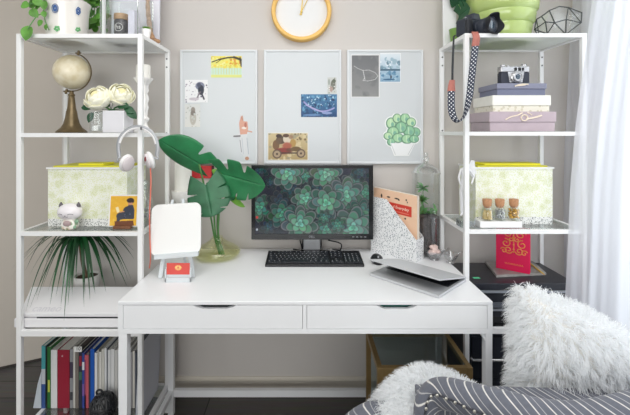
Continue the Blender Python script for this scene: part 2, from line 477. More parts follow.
tower('white metal shelf unit holding the globe, white peonies and dracaena', LX0, LX1, LY0, LY1, LZ, [0, 1, 1, 1, 1], 'white shelf units')
RX0, RX1, RY0, RY1 = .656, 1.158, 1.58, 1.885
RZ = [1.754, 1.3495, .946, .541, .135]
tower('white metal shelf unit beside the sheer curtain, holding the lime green vase', RX0, RX1, RY0, RY1, RZ, [0, 1, 1, 1, 1], 'white shelf units')
# ------------------------------------------------------------------ desk
DX0, DX1, DY0, DY1, DZ = -.650, .652, 1.337, 1.937, .760
desk = thing('desk', 'white two-drawer writing desk carrying the monitor and keyboard', 'desk', (0, 1.63, 0))
B().box(DX0, DX1, DY0, DY1, DZ-.0125, DZ, .002).build('desktop', m_lac, desk)
bm = B()
bm.box(DX0, DX0+.0175, DY0, DY1, .648, DZ-.0128); bm.box(DX1-.0175, DX1, DY0, DY1, .648, DZ-.0128)
bm.box(DX0+.0175, DX1-.0175, DY0, DY1-.02, .648, .6635); bm.box(DX0+.0175, DX1-.0175, DY1-.02, DY1, .648, DZ-.0128)
cx0, cx1 = PX(302.8, DY0), PX(306.6, DY0)
bm.box(cx0, cx1, DY0, DY1-.02, .6635, DZ-.0128)
bm.build('frame', m_lac, desk)
zt, zb = DZ-.0140, .6650
for (a, b, n0, n1, b0, b1, nm) in ((DX0+.019, cx0-.0015, 192.5, 236, 203, 226, 0), (cx1+.0015, DX1-.019, 376.5, 417.5, 385, 409, 1)):
    zn = PZ(309.4, DY0)
    pts = [(a, zb), (b, zb), (b, zt), (PX(n1, DY0), zt), (PX(n1-3, DY0), (zt*.5+zn*.5)), (PX(b1, DY0), zn), (PX(b0, DY0), zn), (PX(n0+4, DY0), (zt*.5+zn*.5)), (PX(n0, DY0), zt), (a, zt)]
    dw = B().prism([Vector((x, DY0+.0008, z)) for x, z in pts], (0, .018, 0)).build('drawer', m_lac, desk)
    bm = B(); bm.box(a+.02, b-.02, DY0+.0195, DY0+.45, zb+.004, zb+.01)
    bm.box(a+.02, a+.03, DY0+.0195, DY0+.45, zb+.01, zt-.012); bm.box(b-.03, b-.02, DY0+.0195, DY0+.45, zb+.01, zt-.012)
    bm.build('drawer_box', m_board, dw)
y = DY0+.0005
for (x0, x1, y0, y1) in ((PX(118.3, DY0), PX(126.8, DY0), y, y+.03), (PX(485.8, DY0), PX(492.6, DY0), y, y+.03), (DX0, DX0+.026, 1.824, 1.85), (DX1-.026, DX1, 1.824, 1.85)):
    B().box(x0, x1, y0, y1, 0, .6475, .001, 1).build('leg', m_lac, desk)
for x in (DX0+.003, DX1-.023): B().box(x, x+.02, DY0+.031, 1.823, .095, .122).build('side_rail', m_lac, desk)
B().box(DX0+.0265, DX1-.0265, 1.828, 1.848, .088, .120).build('back_rail', m_lac, desk)
xr = PX(485.6, DY0)
bm = B(); bm.prism([Vector((xr, y+.004, .6475)), Vector((xr, y+.004, .62)), Vector((xr-.012, y+.004, .641)), Vector((xr-.022, y+.004, .6475))], (0, .02, 0)); bm.build('corner_brace', m_lac, desk)
# what shows through the finger cut-outs
m_mat1 = mat('dark_fill', (34, 46, 46), .8, var=.5, scale=90)
z0 = zb+.0105
o = B().box(PX(180, 1.36), PX(250, 1.36), DY0+.03, DY0+.12, z0, zt-.004, .006).build('dark_filler', m_mat1); tag(o, 'dark pouch seen through the finger cutout of the drawer near the easel', 'filler')  # added dark block standing for the dark drawer inside
o = B().box(PX(368, 1.36), PX(428, 1.36), DY0+.03, DY0+.12, z0, zt-.004, .004).build('storage_case', dotted('teal_dots', (26, 110, 100), (10, 48, 46), 220, .28)); tag(o, 'teal dotted case seen through the drawer cutout below the laptop', 'case')
# ------------------------------------------------------------------ things on the back wall
m_mag = mat('magnetic_white', (209, 213, 216), .35)
m_magf = mat('board_frame_white', (222, 225, 228), .4)
YB = WALLY-.022
BOARDS = [(179.8, 257.2, 'white memo board holding the yellow tree print and the paper fashion girl'),
          (263.8, 341.3, 'white memo board holding the blue hammock picture and old car picture'),
          (347.2, 423.4, 'white memo board holding the charcoal print and succulent cutout')]
for (a, b, lab) in BOARDS:
    x0, x1 = PX(a, YB), PX(b, YB); z1, z0 = PZ(49.6, YB), PZ(164, YB)
    r = thing('memo_board', lab, 'board', ((x0+x1)/2, WALLY, z0), 'three white memo boards')
    f = .011
    bm = B()
    bm.box(x0, x0+f, YB, WALLY-.001, z0, z1, .002, 1); bm.box(x1-f, x1, YB, WALLY-.001, z0, z1, .002, 1)
    bm.box(x0+f, x1-f, YB, WALLY-.001, z0, z0+f, .002, 1); bm.box(x0+f, x1-f, YB, WALLY-.001, z1-f, z1, .002, 1)
    bm.build('frame', m_magf, r)
    B().box(x0+f, x1-f, YB+.005, WALLY-.001, z0+f, z1-f).build('panel', m_mag, r)
YP = YB+.0042
def card(cv, rect, name, label, cat, border=0, Y=None, group=None):
    Y = Y or YP; x0, y0, x1, y1 = rect
    o = cv.mesh(name, rect_place(x0, y0, x1, y1, Y-.0004), [m_pict], solid=0, pale=.14)
    # paper thickness
    a, c = W(x0, y0, Y), W(x1, y1, Y)
    bm = bmesh.new(); bm.from_mesh(o.data)
    off = o.location
    t = B(); t.mi = 1; t.box(a.x, c.x, Y-.0003, Y+.0004, c.z, a.z)
    me = bpy.data.meshes.new('t'); 
    for v in t.bm.verts: v.co -= off
    t.bm.to_mesh(me); bm.from_mesh(me); bm.to_mesh(o.data); bm.free(); t.bm.free()
    o.data.materials.append(m_paper)
    return tag(o, label, cat, group)
R3 = 3.0
# yellow tree
c = Canvas(211, 56, 241.7, 77.5, R3, (236, 228, 120)); c.grad((240, 226, 90), (226, 232, 130))
c.put(((c.Y > 68) & (c.Y < 74.5)).astype(float), (196, 226, 205)); c.speck(70, .5, 1.6, [(246, 216, 60), (240, 235, 150), (222, 200, 50)], 1, (211, 56, 242, 68))
c.speck(14, .6, 1.4, [(224, 150, 40)], 4, (230, 57, 240, 64))
for x in np.linspace(213, 240, 11): c.line((x, 66), (x, 74), .5, (212, 208, 110))
for p, q, w_ in (((212, 62), (219, 59.5), 1.1), ((219, 59.5), (227, 57.8), 1.4), ((227, 57.8), (234, 57.2), 1.5), ((234, 57.2), (241.7, 60), 2.2), ((222, 59), (216, 63), .6), ((240, 58), (241.5, 66), 1.6)): c.line(p, q, w_, (52, 46, 30))
card(c, (211, 56, 241.7, 77.5), 'photo_print', 'yellow print of trees beneath a black bending branch', 'picture')
# splatter sketch
c = Canvas(185, 79.8, 207.8, 102.5, R3, (238, 238, 240)); c.speck(40, .3, .9, [(150, 140, 160), (190, 180, 190), (90, 80, 110)], 2)
c.ell(200, 86, 4.5, 4, (120, 125, 150)); c.ell(201, 90, 3, 5, (40, 44, 60)); c.ell(199, 85, 2, 2.4, (70, 74, 96)); c.line((201, 92), (204, 99), 1.6, (50, 50, 64)); c.line((200, 92), (197, 98), 1.3, (120, 110, 120)); c.ell(194, 99, 5, 1.5, (200, 190, 200))
card(c, (185, 79.8, 207.8, 102.5), 'photo_print', 'white print with a dark inky dancing figure and splashes', 'picture')
c = Canvas(184.8, 104, 200.2, 127, R3, (222, 221, 218)); c.grad((214, 216, 214), (226, 224, 220)); c.ell(193, 110, 2.2, 3, (150, 140, 130)); c.ell(193, 118, 3.2, 7, (188, 182, 172)); c.ell(193, 113, 2.5, 2.5, (130, 120, 112)); c.speck(20, .4, 1.2, [(200, 205, 200), (176, 176, 170)], 8)
card(c, (184.8, 104, 200.2, 127), 'photo_print', 'small faded print of a pale standing figure under the inky print', 'picture')
# fashion girl cut-out
c = Canvas(232, 113, 253, 161, 5, (240, 240, 240)); c.M[:] = False
def body(pts, col):
    c.M |= c.inside(pts); c.poly(pts, col)
body([(239, 123), (241, 115.5), (239.6, 113.6), (242.4, 113.6), (243.6, 121), (247.5, 121.5), (248.2, 130), (252.4, 131), (252.4, 133), (247, 134), (247.6, 141), (250, 152), (249.5, 160.4), (244, 160.4), (243.4, 156), (240, 152), (239, 142), (240.2, 137), (233.4, 137.5), (233.4, 135.2), (239.6, 133)], (214, 216, 220))
body([(239, 123), (241, 115.5), (243.6, 121), (247.5, 121.5), (248.2, 128), (247, 134), (240.2, 134.5)], (226, 150, 122))
c.ell(243, 118, 1.8, 2.6, (206, 130, 100)); c.ell(244, 128, 2.4, 1.2, (245, 228, 218)); c.ell(245.5, 125, 1.2, 2.5, (196, 96, 74))
c.line((247.8, 131), (252.2, 132), 1.2, (214, 140, 110)); c.line((233.6, 136.3), (240, 136), 1.4, (90, 84, 88)); c.line((242, 138), (243.4, 154), .8, (190, 196, 204)); c.line((247, 138), (248.6, 154), .8, (168, 178, 190)); c.ell(247, 158.4, 2, 1.8, (196, 130, 96)); c.line((240, 140), (241.5, 152), .6, (120, 116, 130))
o = c.mesh('paper_cutout', rect_place(232, 113, 253, 161, YP-.0008), [m_pict], solid=.0008, pale=.3); tag(o, 'paper cutout of a fashion figure in orange top and pale trousers', 'cutout')
# board 2
c = Canvas(327.5, 77.4, 336.6, 93.6, 4, (196, 198, 194)); c.ell(333, 85, 2.4, 5, (110, 112, 100)); c.ell(334, 81, 1.8, 2, (90, 96, 80)); c.ell(331, 89, 2, 3, (176, 150, 140)); c.ell(329, 82, 1, 3, (150, 160, 150)); c.speck(20, .3, .8, [(228, 228, 226), (120, 130, 110)], 3)
card(c, (327.5, 77.4, 336.6, 93.6), 'photo_print', 'tiny grey green print above the blue hammock picture', 'picture')
c = Canvas(301, 94.2, 337, 117, 3, (36, 92, 140)); c.grad((60, 120, 165), (24, 64, 118)); c.speck(120, .4, 1.8, [(26, 66, 112), (90, 150, 190), (46, 110, 150), (20, 52, 96)], 5); c.speck(30, .3, .8, [(190, 220, 235)], 6, (306, 95, 334, 106))
for i in range(14):
    t0, t1 = i/14, (i+1)/14; f = lambda t: (304+30*t, 102+26*t*(1-t)*.9+6*t)
    c.line(f(t0), f(t1), 1.5, (150, 150, 205))
c.line((306, 105), (327, 114), .9, (176, 170, 216)); c.ell(327, 113, 5, 1.3, (130, 150, 200)); c.ell(312, 115, 9, 1, (90, 130, 180))
card(c, (301, 94.2, 337, 117), 'photo_print', 'blue print of a hammock strung among trees', 'picture')
c = Canvas(267.6, 132.6, 308.2, 160.4, 3, (196, 172, 124)); c.grad((206, 186, 140), (178, 150, 98)); c.speck(60, .6, 2.4, [(214, 194, 146), (182, 158, 108), (160, 150, 120)], 7)
c.speck(10, .6, 1.5, [(120, 100, 64)], 12, (290, 133, 306, 140))
c.ell(281, 140, 5, 4, (84, 66, 50)); c.ell(287, 139, 4, 4.5, (216, 200, 176)); c.ell(286, 135.6, 3.2, 1.8, (86, 60, 44)); c.ell(279, 136, 3, 2, (60, 44, 40)); c.ell(293, 143, 3, 4, (180, 140, 70)); c.ell(276, 145, 3.4, 5, (120, 84, 54)); c.ell(287, 146, 4.6, 3.6, (172, 78, 58), 0, .9, .5); c.ell(283, 151, 8, 3.2, (140, 46, 42), 0, .95, .4); c.ell(290, 150, 4, 2, (96, 60, 44), 0, .8, .5); c.ell(279, 141, 3, 3.4, (104, 80, 60), 0, .8, .5); c.ell(291, 137, 2.4, 2, (150, 110, 80), 0, .8, .5); c.ell(296, 149, 5, 2.4, (112, 84, 50)); c.line((274, 153), (303, 153), 1.4, (70, 50, 40))
for x, y, r in ((277, 154, 4.6), (301, 153.4, 4.4)):
    c.ell(x, y, r, r, (96, 76, 62)); c.ell(x, y, r*.72, r*.72, (176, 150, 118)); c.ell(x, y, r*.25, r*.25, (80, 60, 50))
for e in (((267.6, 132.6), (308.2, 132.6)), ((267.6, 160.4), (308.2, 160.4)), ((267.6, 132.6), (267.6, 160.4)), ((308.2, 132.6), (308.2, 160.4))): c.line(*e, 1.3, (236, 232, 222))
card(c, (267.6, 132.6, 308.2, 160.4), 'photo_print', 'tan print of people riding an old red motor car', 'picture')
# board 3
c = Canvas(351, 54.6, 379.6, 97.4, 2.6, (112, 114, 116)); c.grad((98, 100, 104), (138, 138, 138)); c.speck(40, 1, 4, [(104, 106, 108), (128, 128, 128)], 9, a=.4)
pts = [(354, 66), (358, 68.5), (363, 70.5), (369, 70), (375, 72.5), (378, 76), (375, 79.5), (368, 81), (363, 80.5), (365, 77)]
for p, q in zip(pts, pts[1:]): c.line(p, q, .55, (205, 205, 205), .85)
c.line((363, 70), (365, 80), .5, (220, 220, 220))
for e in (((351, 54.6), (379.6, 54.6)), ((351, 97.4), (379.6, 97.4)), ((351, 54.6), (351, 97.4)), ((379.6, 54.6), (379.6, 97.4))): c.line(*e, 1.5, (232, 232, 232))
card(c, (351, 54.6, 379.6, 97.4), 'photo_print', 'charcoal grey print with a thin white looping scribble', 'picture')
c = Canvas(380.2, 53, 400.8, 82.4, 3, (206, 220, 230)); c.grad((224, 232, 238), (120, 160, 190)); c.speck(46, .5, 2.2, [(150, 180, 196), (96, 130, 150), (225, 234, 240), (120, 156, 176)], 10, (380, 58, 401, 70)); c.put(((c.Y > 69) & (c.Y < 71)).astype(float), (60, 96, 120)); c.speck(30, .5, 1.8, [(90, 140, 175), (160, 195, 215), (70, 120, 160)], 11, (380, 71, 401, 81)); c.ell(391, 77, .8, 2, (50, 60, 80)); c.ell(389, 79.5, 6, .8, (40, 90, 130))
for e in (((380.2, 53), (400.8, 53)), ((380.2, 82.4), (400.8, 82.4)), ((400.8, 53), (400.8, 82.4))): c.line(*e, 1.2, (240, 242, 244))
card(c, (380.2, 53, 400.8, 82.4), 'photo_print', 'pale blue print of snowy trees mirrored in a lake', 'picture')
c = Canvas(383, 112, 423, 157, 3.4, (244, 246, 246)); c.M[:] = False
lv = [(391, 122, 5, 6), (397, 117, 4.5, 5), (405, 117, 5, 5.5), (411, 121, 5, 5), (415, 131, 5.5, 5), (409, 130, 6, 6), (401, 126, 6, 6), (393, 131, 6, 6), (388, 135, 4.5, 4), (398, 137, 6, 5), (407, 138, 6, 5), (414, 138, 5, 4), (391, 141, 4, 4)]
for x, y, a, b in lv: c.M |= ((c.X-x)/(a+1.3))**2+((c.Y-y)/(b+1.3))**2 < 1
c.M |= c.inside([(388, 140), (416, 141), (409, 155.5), (394, 155.5)])
g = np.random.default_rng(5)
for x, y, a, b in lv:
    c.ell(x, y, a, b, (64, 130, 92)); c.ell(x+.2, y-.2, a*.82, b*.82, [(150, 214, 150), (120, 196, 140), (178, 226, 160)][g.integers(3)]); c.line((x, y+b*.7), (x-.5, y-b*.6), .8, (196, 236, 186)); c.ell(x+a*.3, y+b*.2, a*.3, b*.4, (96, 176, 140))
c.poly([(390, 142), (414.5, 143), (408.5, 154.5), (395, 154.5)], (238, 240, 242)); c.line((391, 143), (395.4, 154), .5, (180, 184, 188)); c.line((413.6, 143.6), (408, 154), .5, (180, 184, 188))
o = c.mesh('paper_cutout', rect_place(383, 113.6, 423, 157.6, YP-.0008), [m_pict], solid=.0008, pale=.34); tag(o, 'paper cutout of green succulents in a white pot', 'cutout')
# clock
yc = WALLY-.04
cx, cz, r = PX(301.4, yc), PZ(10.4, yc), 30.3*yc/FOC
ck = thing('wall_clock', 'round wall clock with yellow wooden rim and white face', 'clock', (cx, WALLY, cz-r))
rx90 = Matrix.Translation((cx, WALLY-.001, cz)) @ Matrix.Rotation(PI/2, 4, 'X')
B(rx90).lathe([(r*.86, .004), (r*.86, .036), (r*.89, .041), (r*.965, .041), (r, .034), (r, .0), (r*.86, .0)], n=64).build('rim', mat('yellow_wood', (236, 190, 104), .5, var=.06, scale=20), ck, smooth=40)
B(rx90).lathe([(0, .014), (r*.865, .014), (r*.865, .002), (0, .002)], n=64).build('dial', mat('clock_face', (228, 229, 230), .5), ck, smooth=30)
m_hand = mat('gold_hand', (206, 176, 84), .4, metal=.3)
for ang, ln, wd in ((5, r*.52, .006), (27, r*.66, .004)):
    s, q = math.sin(math.radians(ang)), math.cos(math.radians(ang))
    def P(u, v): return Vector((cx+s*u+q*v, WALLY-.0185, cz+q*u-s*v))
    B().prism([P(-.018, -wd/2), P(-.018, wd/2), P(ln, wd*.35), P(ln, -wd*.35)], (0, -.002 if wd > .005 else -.0035, 0)).build('hand', m_hand, ck)
B(rx90).lathe([(0, .024), (.005, .024), (.006, .015), (0, .015)], n=20).build('hub', m_hand, ck, smooth=40)
bm = B()
for k in range(12):
    a = k*PI/6; s, q = math.sin(a), math.cos(a)
    p = Vector((cx+s*r*.78, WALLY-.0155, cz+q*r*.78)); d = Vector((s, 0, q)); e = Vector((q, 0, -s))
    bm.prism([p-d*.004-e*.0008, p-d*.004+e*.0008, p+d*.004+e*.0008, p+d*.004-e*.0008], (0, -.0006, 0))
bm.build('hour_marks', mat('pale_marks', (222, 222, 220), .5), ck)
# red plaque on the wall under the board, half hidden by the leaves
x0, x1, z1, z0 = PX(191.5, 1.95), PX(213.5, 1.95), PZ(166, 1.95), PZ(178.5, 1.95)
o = thing('wall_plaque', 'small red plaque on the wall behind the monstera', 'plaque', ((x0+x1)/2, WALLY, z0))
B().box(x0, x1-.011, 1.955, 1.969, z0, z1, .002).build('panel', mat('red_card', (196, 46, 50), .5), o)
B().box(x1-.0105, x1, 1.953, 1.969, z0, z1, .001).build('edge', mat('maroon_edge', (70, 24, 34), .5), o)
# ------------------------------------------------------------------ plants, flowers: helpers
def leaf_blade(bm, base, tip, side, wl, wr=None, cup=.15, slits=(), heart=.22, nt=110, ns=8, fold=.0, sweep=.18, droop=0):
    "a leaf: midrib from base to tip, wl and wr half widths, slits = (which side, t, how deep it stops, half width)"
    base, tip = Vector(base), Vector(tip); ax = tip-base; L = ax.length; ax.normalize()
    side = Vector(side); side = (side-ax*side.dot(ax)).normalized(); nrm = ax.cross(side)
    wr = wr or wl
    for sg, w in ((1, wl), (-1, wr)):
        sl = [q for q in slits if q[0] == (0 if sg > 0 else 1)]
        rows = []
        for i in range(nt+1):
            t = i/nt; row = []
            wt = max(.0, math.sin(PI*min(1, (t*.82+.18))))**.72 if i < nt else 0
            k = 1
            for q in sl: k = min(k, 1-(1-q[2])*math.exp(-(abs(t-q[1])/(q[3]*.75))**3))
            for j in range(ns+1):
                s = j/ns*k
                te = t-heart*s*(1-t)**2.2+sweep*s*t*(1-t)*1.6
                row.append(base+ax*(te*L)+side*(sg*w*wt*s)+nrm*(cup*w*(s*s)*wt-droop*L*t*t+fold*math.sin(t*9+s*2)*w*s))
            rows.append(row)
        f0 = len(bm.bm.faces); bm.grid(rows); bm.bm.faces.ensure_lookup_table()
        for f in bm.bm.faces[f0:]: f.smooth = True
def small_leaf(bm, c, d, nrm, L, w):
    d = Vector(d).normalized(); nrm = Vector(nrm).normalized(); s = d.cross(nrm).normalized()
    rows = []
    for i in range(8):
        t = i/7; ww = w*math.sin(PI*(t*.92+.08))**.7 if i < 7 else 0
        p = Vector(c)+d*(L*t)-nrm*(L*.22*t*t)
        rows.append([p-s*ww+nrm*ww*.3, p, p+s*ww+nrm*ww*.3])
    bm.grid(rows)
# ------------------------------------------------------------------ top of the left tower
Zt = LZ[0]+.0005
# white pot with blue prints and trailing plant
pY = 1.66; pc = W(67.3, 0, pY)
pot = thing('potted_plant', 'white ceramic pot with blue prints and trailing green vine on top shelf', 'plant', (pc.x, pY, Zt))
hp = .158
B().lathe([(0, .004), (.062, 0), (.074, .003), (.079, .03), (.082, .1), (.086, .135), (.092, hp), (.088, hp+.003), (.083, hp-.004), (.078, .12), (0, .115)], (pc.x, pY, Zt), 40).build('pot', mat('glazed_pot', (236, 232, 226), .28, coat=.4), pot, smooth=50)
B().lathe([(0, .118), (.0785, .118)], (pc.x, pY, Zt+.002), 24).build('soil', mat('soil', (70, 54, 42), .95, var=.4, scale=120), pot)
m_blue = mat('cobalt_print', (70, 104, 160), .35); m_grn = mat('green_print', (98, 176, 110), .4)
def on_pot(px, py, rx, ry, m, nm, petals=0):
    bm = B()
    def surf(x, y):
        dx = (x-VX)/FOC; Z = PZ(y, pY-.08)
        for _ in range(4):
            h = max(0, Z-Zt); R = .0802+.0085*max(0, min(1, (h-.03)/.11))
            A_, B_, C_ = dx*dx+1, dx*pc.x+pY, pc.x**2+pY**2-R*R
            Yh = (B_-math.sqrt(max(0, B_*B_-A_*C_)))/A_; Z = PZ(y, Yh)
        return Vector((dx*Yh, Yh, Z))
    def blob(cx, cy, a, b):
        rows = []
        for k in range(5):
            q = k/4
            rows.append([surf(cx+a*q*math.cos(2*PI*i/14), cy+b*q*math.sin(2*PI*i/14))+Vector((0, -.0004, 0)) for i in range(14)])
        bm.grid(rows[1:], closed=True); 
    if petals:
        for k in range(petals):
            a = 2*PI*k/petals+.4; blob(px+rx*.6*math.cos(a), py+ry*.6*math.sin(a), rx*.42, ry*.42)
    else:
        blob(px, py, rx, ry)
        bm.tube([surf(px+(rx+.9)*math.cos(2*PI*i/20), py+(ry+.9)*math.sin(2*PI*i/20))+Vector((0, -.0003, 0)) for i in range(20)], .0012, 5, closed=True)
    bm.build(nm, m, pot, smooth=60)
on_pot(55, 8.2, 2.2, 3.6, m_blue, 'blue_print'); on_pot(78.4, 11, 2.6, 4.2, m_blue, 'blue_print', 6)
on_pot(57, 28.5, 3.2, 3, m_grn, 'green_print', 5); on_pot(78, 29.5, 2.8, 2.4, m_grn, 'green_print', 5)
fo = B(); st = B(); m_vine = mat('vine_green', (96, 152, 62), .45, var=.35, scale=25, trans=0)
g = random.Random(3)
top = Vector((pc.x, pY, Zt+.135))
vines = [[(50, -6, 1.6), (44, 6, 1.58), (45, 20, 1.58), (49, 30, 1.57)], [(50, -6, 1.6), (40, 2, 1.58), (30, 4, 1.56), (22, 6, 1.56)], [(48, -4, 1.6), (43, 12, 1.57), (37, 16, 1.56), (31, 24, 1.53), (28, 29, 1.525)]]
for v in vines:
    P_ = smoothpath([top]+[W(*q) for q in v], 6); st.tube(P_, .0022, 6)
def pxleaf(x, y, Y, r, ang, b=fo):
    L = r*2*Y/FOC; d = Vector((math.cos(ang), g.uniform(-.35, .1), -math.sin(ang)))
    n = Vector((g.uniform(-.35, .35), -1, g.uniform(.0, .6)))
    small_leaf(b, W(x, y, Y)-d.normalized()*L/2, d, n, L, L*.43)
for q in [(27, 33, 1.528, 7.4, 1.9), (34, 13, 1.55, 5.2, .9), (25, 5, 1.55, 5, .2), (33, 4, 1.57, 5.5, -.4), (38, 2, 1.56, 5, .5), (44, 5, 1.56, 4.5, 1.5), (40, 23, 1.56, 3.4, 2.2), (44, 14, 1.565, 3.4, 1.2), (46, 27, 1.565, 3, 1.7), (30, -3, 1.56, 6, .1), (42, -4, 1.57, 6, .4), (37, 8, 1.57, 4, 2.6)]: pxleaf(*q)
for k in range(80):
    x = g.uniform(86, 108) if k < 56 else g.uniform(52, 90); y = g.uniform(-14, 31) if k < 56 else g.uniform(-25, -3)
    Yq = g.uniform(1.765, 1.84) if k < 56 else g.uniform(1.62, 1.74)
    pxleaf(x, y, Yq, g.uniform(3.2, 5.5), g.uniform(0, 6.3))
for k in range(7): st.tube(smoothpath([top, W(84+k*2, -12, 1.70), W(90+k*3, -8+k, 1.78), W(92+k*2.5, 8+2*k, 1.80), W(90+k*2.6, 26, 1.81)], 6), .002, 5)
stuff(fo.build('foliage', m_vine, pot, smooth=60)); st.build('vines', m_stem, pot, smooth=60)
# glass display case
gx0, gx1, gy0, gy1, gz = PX(100.5, 1.60), PX(137.6, 1.60), 1.60, 1.76, Zt+.20
gc = thing('glass_case', 'clear glass display case on the top shelf beside the white pot', 'case', ((gx0+gx1)/2, 1.68, Zt))
bm = B(); t = .003
bm.box(gx0, gx1, gy0, gy0+t, Zt+.003, gz); bm.box(gx0, gx1, gy1-t, gy1, Zt+.003, gz); bm.box(gx0, gx0+t, gy0+t, gy1-t, Zt+.003, gz); bm.box(gx1-t, gx1, gy0+t, gy1-t, Zt+.003, gz); bm.box(gx0, gx1, gy0, gy1, Zt, Zt+.0028)
bm.build('panes', m_clear, gc)
B().box(gx0+.0035, gx0+.015, gy0+.0035, gy0+.015, Zt+.0035, gz-.03).build('corner_post', m_white, gc)
bm = B(); e = .003
for x in (gx0, gx1):
    for y in (gy0, gy1): bm.tube([(x, y, Zt+.001), (x, y, gz)], .0018, 6)
bm.build('edges', glass('frosted_edge', (215, 222, 220), .35), gc)
# dark jar in it
jY = 1.70; jc = W(121.5, 0, jY); zz = Zt+.0032
j = thing('spice_jar', 'dark filled jar with wooden lid and white round stamp', 'jar', (jc.x, jY, zz)); R = .030
B().lathe([(0, 0), (R*.96, .0), (R, .006), (R, .088), (R*.93, .094), (0, .094)], (jc.x, jY, zz), 28).build('jar_body', mat('dark_herbs', (74, 72, 76), .3, var=.5, scale=160), j, smooth=40)
B().lathe([(0, .0945), (R*.98, .0945), (R*1.04, .098), (R*1.04, .116), (R, .120), (0, .120)], (jc.x, jY, zz), 28).build('lid', mat('wood_lid', (184, 150, 116), .55, var=.12, scale=60), j, smooth=40)
m_wp = mat('white_print', (232, 232, 230), .5)
yy = jY-R-.0012; zc = zz+.058
B().tube([(jc.x+.017*math.cos(a), yy+.0012+ (1-math.cos(.017*math.cos(a)/R))*R, zc+.017*math.sin(a)) for a in [2*PI*k/28 for k in range(28)]], .0012, 5, closed=True).build('stamp_ring', m_wp, j)
text('stamp_letters', 'hs', .026, Matrix.Translation((jc.x, yy, zc)) @ FACE, m_wp, j)
# white card box and tiny succulent inside the case
cx0, cx1 = PX(129.5, 1.68), PX(136, 1.68)
o = B().box(cx0, cx1, 1.665, 1.72, zz, zz+.13, .0015).build('card_box', mat('lavender_white', (226, 224, 238), .6, var=.05, scale=60)); tag(o, 'narrow lavender white card box beside the dark stamped jar', 'box')
sx = PX(139.3, 1.63)
s = thing('succulent_pot', 'tiny white pot with a green sprout beside the driftwood stick', 'plant', (sx+.013, 1.66, Zt))
sx = gx1+.0195
s.location = (sx, 1.64, Zt)
B().lathe([(0, 0), (.014, 0), (.0175, .03), (.0185, .042), (.016, .042), (.015, .036), (0, .036)], (sx, 1.64, Zt), 20).build('pot', m_cer, s, smooth=50)
bm = B()
for k in range(12):
    a = k*2.4; small_leaf(bm, (sx, 1.64, Zt+.038), (math.cos(a), math.sin(a), .9+.1*(k % 3)), (-math.cos(a)*.6, -math.sin(a)*.6, 1), .024, .007)
bm.build('leaves', m_leaf2, s, smooth=60)
# driftwood stick leaning at the corner
yb = 1.79
P_ = smoothpath([W(156.5, 37.2, 1.74), W(153.5, 30, 1.76), W(151.5, 16, 1.78), W(150.4, 2, 1.8), W(150, -20, 1.82)], 6)
sh = Vector((-.012, 0, Zt+.016-P_[0].z)); P_ = [p+sh for p in P_]
bm = B(); bm.tube(P_, [.0125-.004*i/len(P_)+.0012*math.sin(i*1.9) for i in range(len(P_))], 10)
bm.ball(P_[0]+Vector((0, -.002, 0)), .0155, (1.2, 1, .95)); bm.ball(P_[0]+Vector((.018, -.004, -.002)), .011, (1.25, 1, .9)); bm.ball(P_[0]+Vector((-.022, .0, .004)), .008)
o = bm.build('driftwood_stick', mat('driftwood', (178, 140, 108), .8, var=.35, scale=60, bump=.6), smooth=50); tag(o, 'knobbly brown driftwood stick standing at the shelf corner', 'stick')
x0, x1 = PX(112, 1.84), PX(159.8, 1.84)
r = thing('blank_canvas', 'plain white canvas leaning behind the driftwood stick', 'canvas', ((x0+x1)/2, 1.84, Zt))
bm = B(rot := None); rr = Matrix.Translation((0, 1.82, Zt)) @ Matrix.Rotation(-.05, 4, 'X') @ Matrix.Translation((0, -1.82, -Zt))
bm = B(rr); bm.box(x0, x1, 1.826, 1.838, Zt, Zt+.34, .002); bm.build('canvas', mat('panel_lavender', (228, 228, 238), .6), r)
# ------------------------------------------------------------------ second shelf: globe, peonies, candlestick
Z2 = LZ[1]+.0005
gY = 1.70; gcn = W(72.3, 72.2, gY); gr = 17.1*gY/FOC; bx = PX(71.6, gY)
gl = thing('desk_globe', 'small antique cream globe on a brass horn stand', 'globe', (bx, gY, Z2))
mg = mat('antique_globe', (242, 232, 206), .3, coat=.3)
N, L = nt(mg); bsd = N['Principled BSDF']; tc = N.new('ShaderNodeTexCoord'); nz = N.new('ShaderNodeTexNoise'); nz.inputs['Scale'].default_value = 26; nz.inputs['Detail'].default_value = 6
rp = N.new('ShaderNodeValToRGB'); rp.color_ramp.elements[0].position = .42; rp.color_ramp.elements[0].color = (*lin((224, 210, 174)), 1); rp.color_ramp.elements[1].position = .6; rp.color_ramp.elements[1].color = (*lin((238, 228, 202)), 1)
L.new(tc.outputs['Object'], nz.inputs['Vector']); L.new(nz.outputs['Fac'], rp.inputs['Fac']); L.new(rp.outputs['Color'], bsd.inputs['Base Color'])
B().ball(gcn, gr, u=40, v=28).build('sphere', mg, gl, smooth=80)
ax = Vector((.30, 0, .954)).normalized()   # tilted axis
pt, pb_ = gcn+ax*(gr+.009), gcn-ax*(gr+.009)
m_ab = mat('aged_brass', (118, 102, 74), .38, metal=.6, var=.2, scale=30)
sdv = Vector((ax.z, 0, -ax.x)); arc = []
for k in range(25):
    a = PI*k/24; arc.append(gcn+ax*math.cos(a)*(gr+.008)+sdv*math.sin(a)*(gr+.008))
B().tube(arc, .0042, 8, flat=.6).build('meridian_arm', m_ab, gl, smooth=60)
for p, d in ((pt, ax), (pb_, -ax)):
    bm = B(); bm.tube([p-d*.006, p+d*.008], .005, 10); bm.ball(p+d*.011, .0055); bm.tube([p+Vector((-.012, 0, 0))+d*.004, p+Vector((.012, 0, 0))+d*.004], .0032, 8)
    bm.build('pivot', m_ab, gl, smooth=60)
hs = arc[18].z-Z2
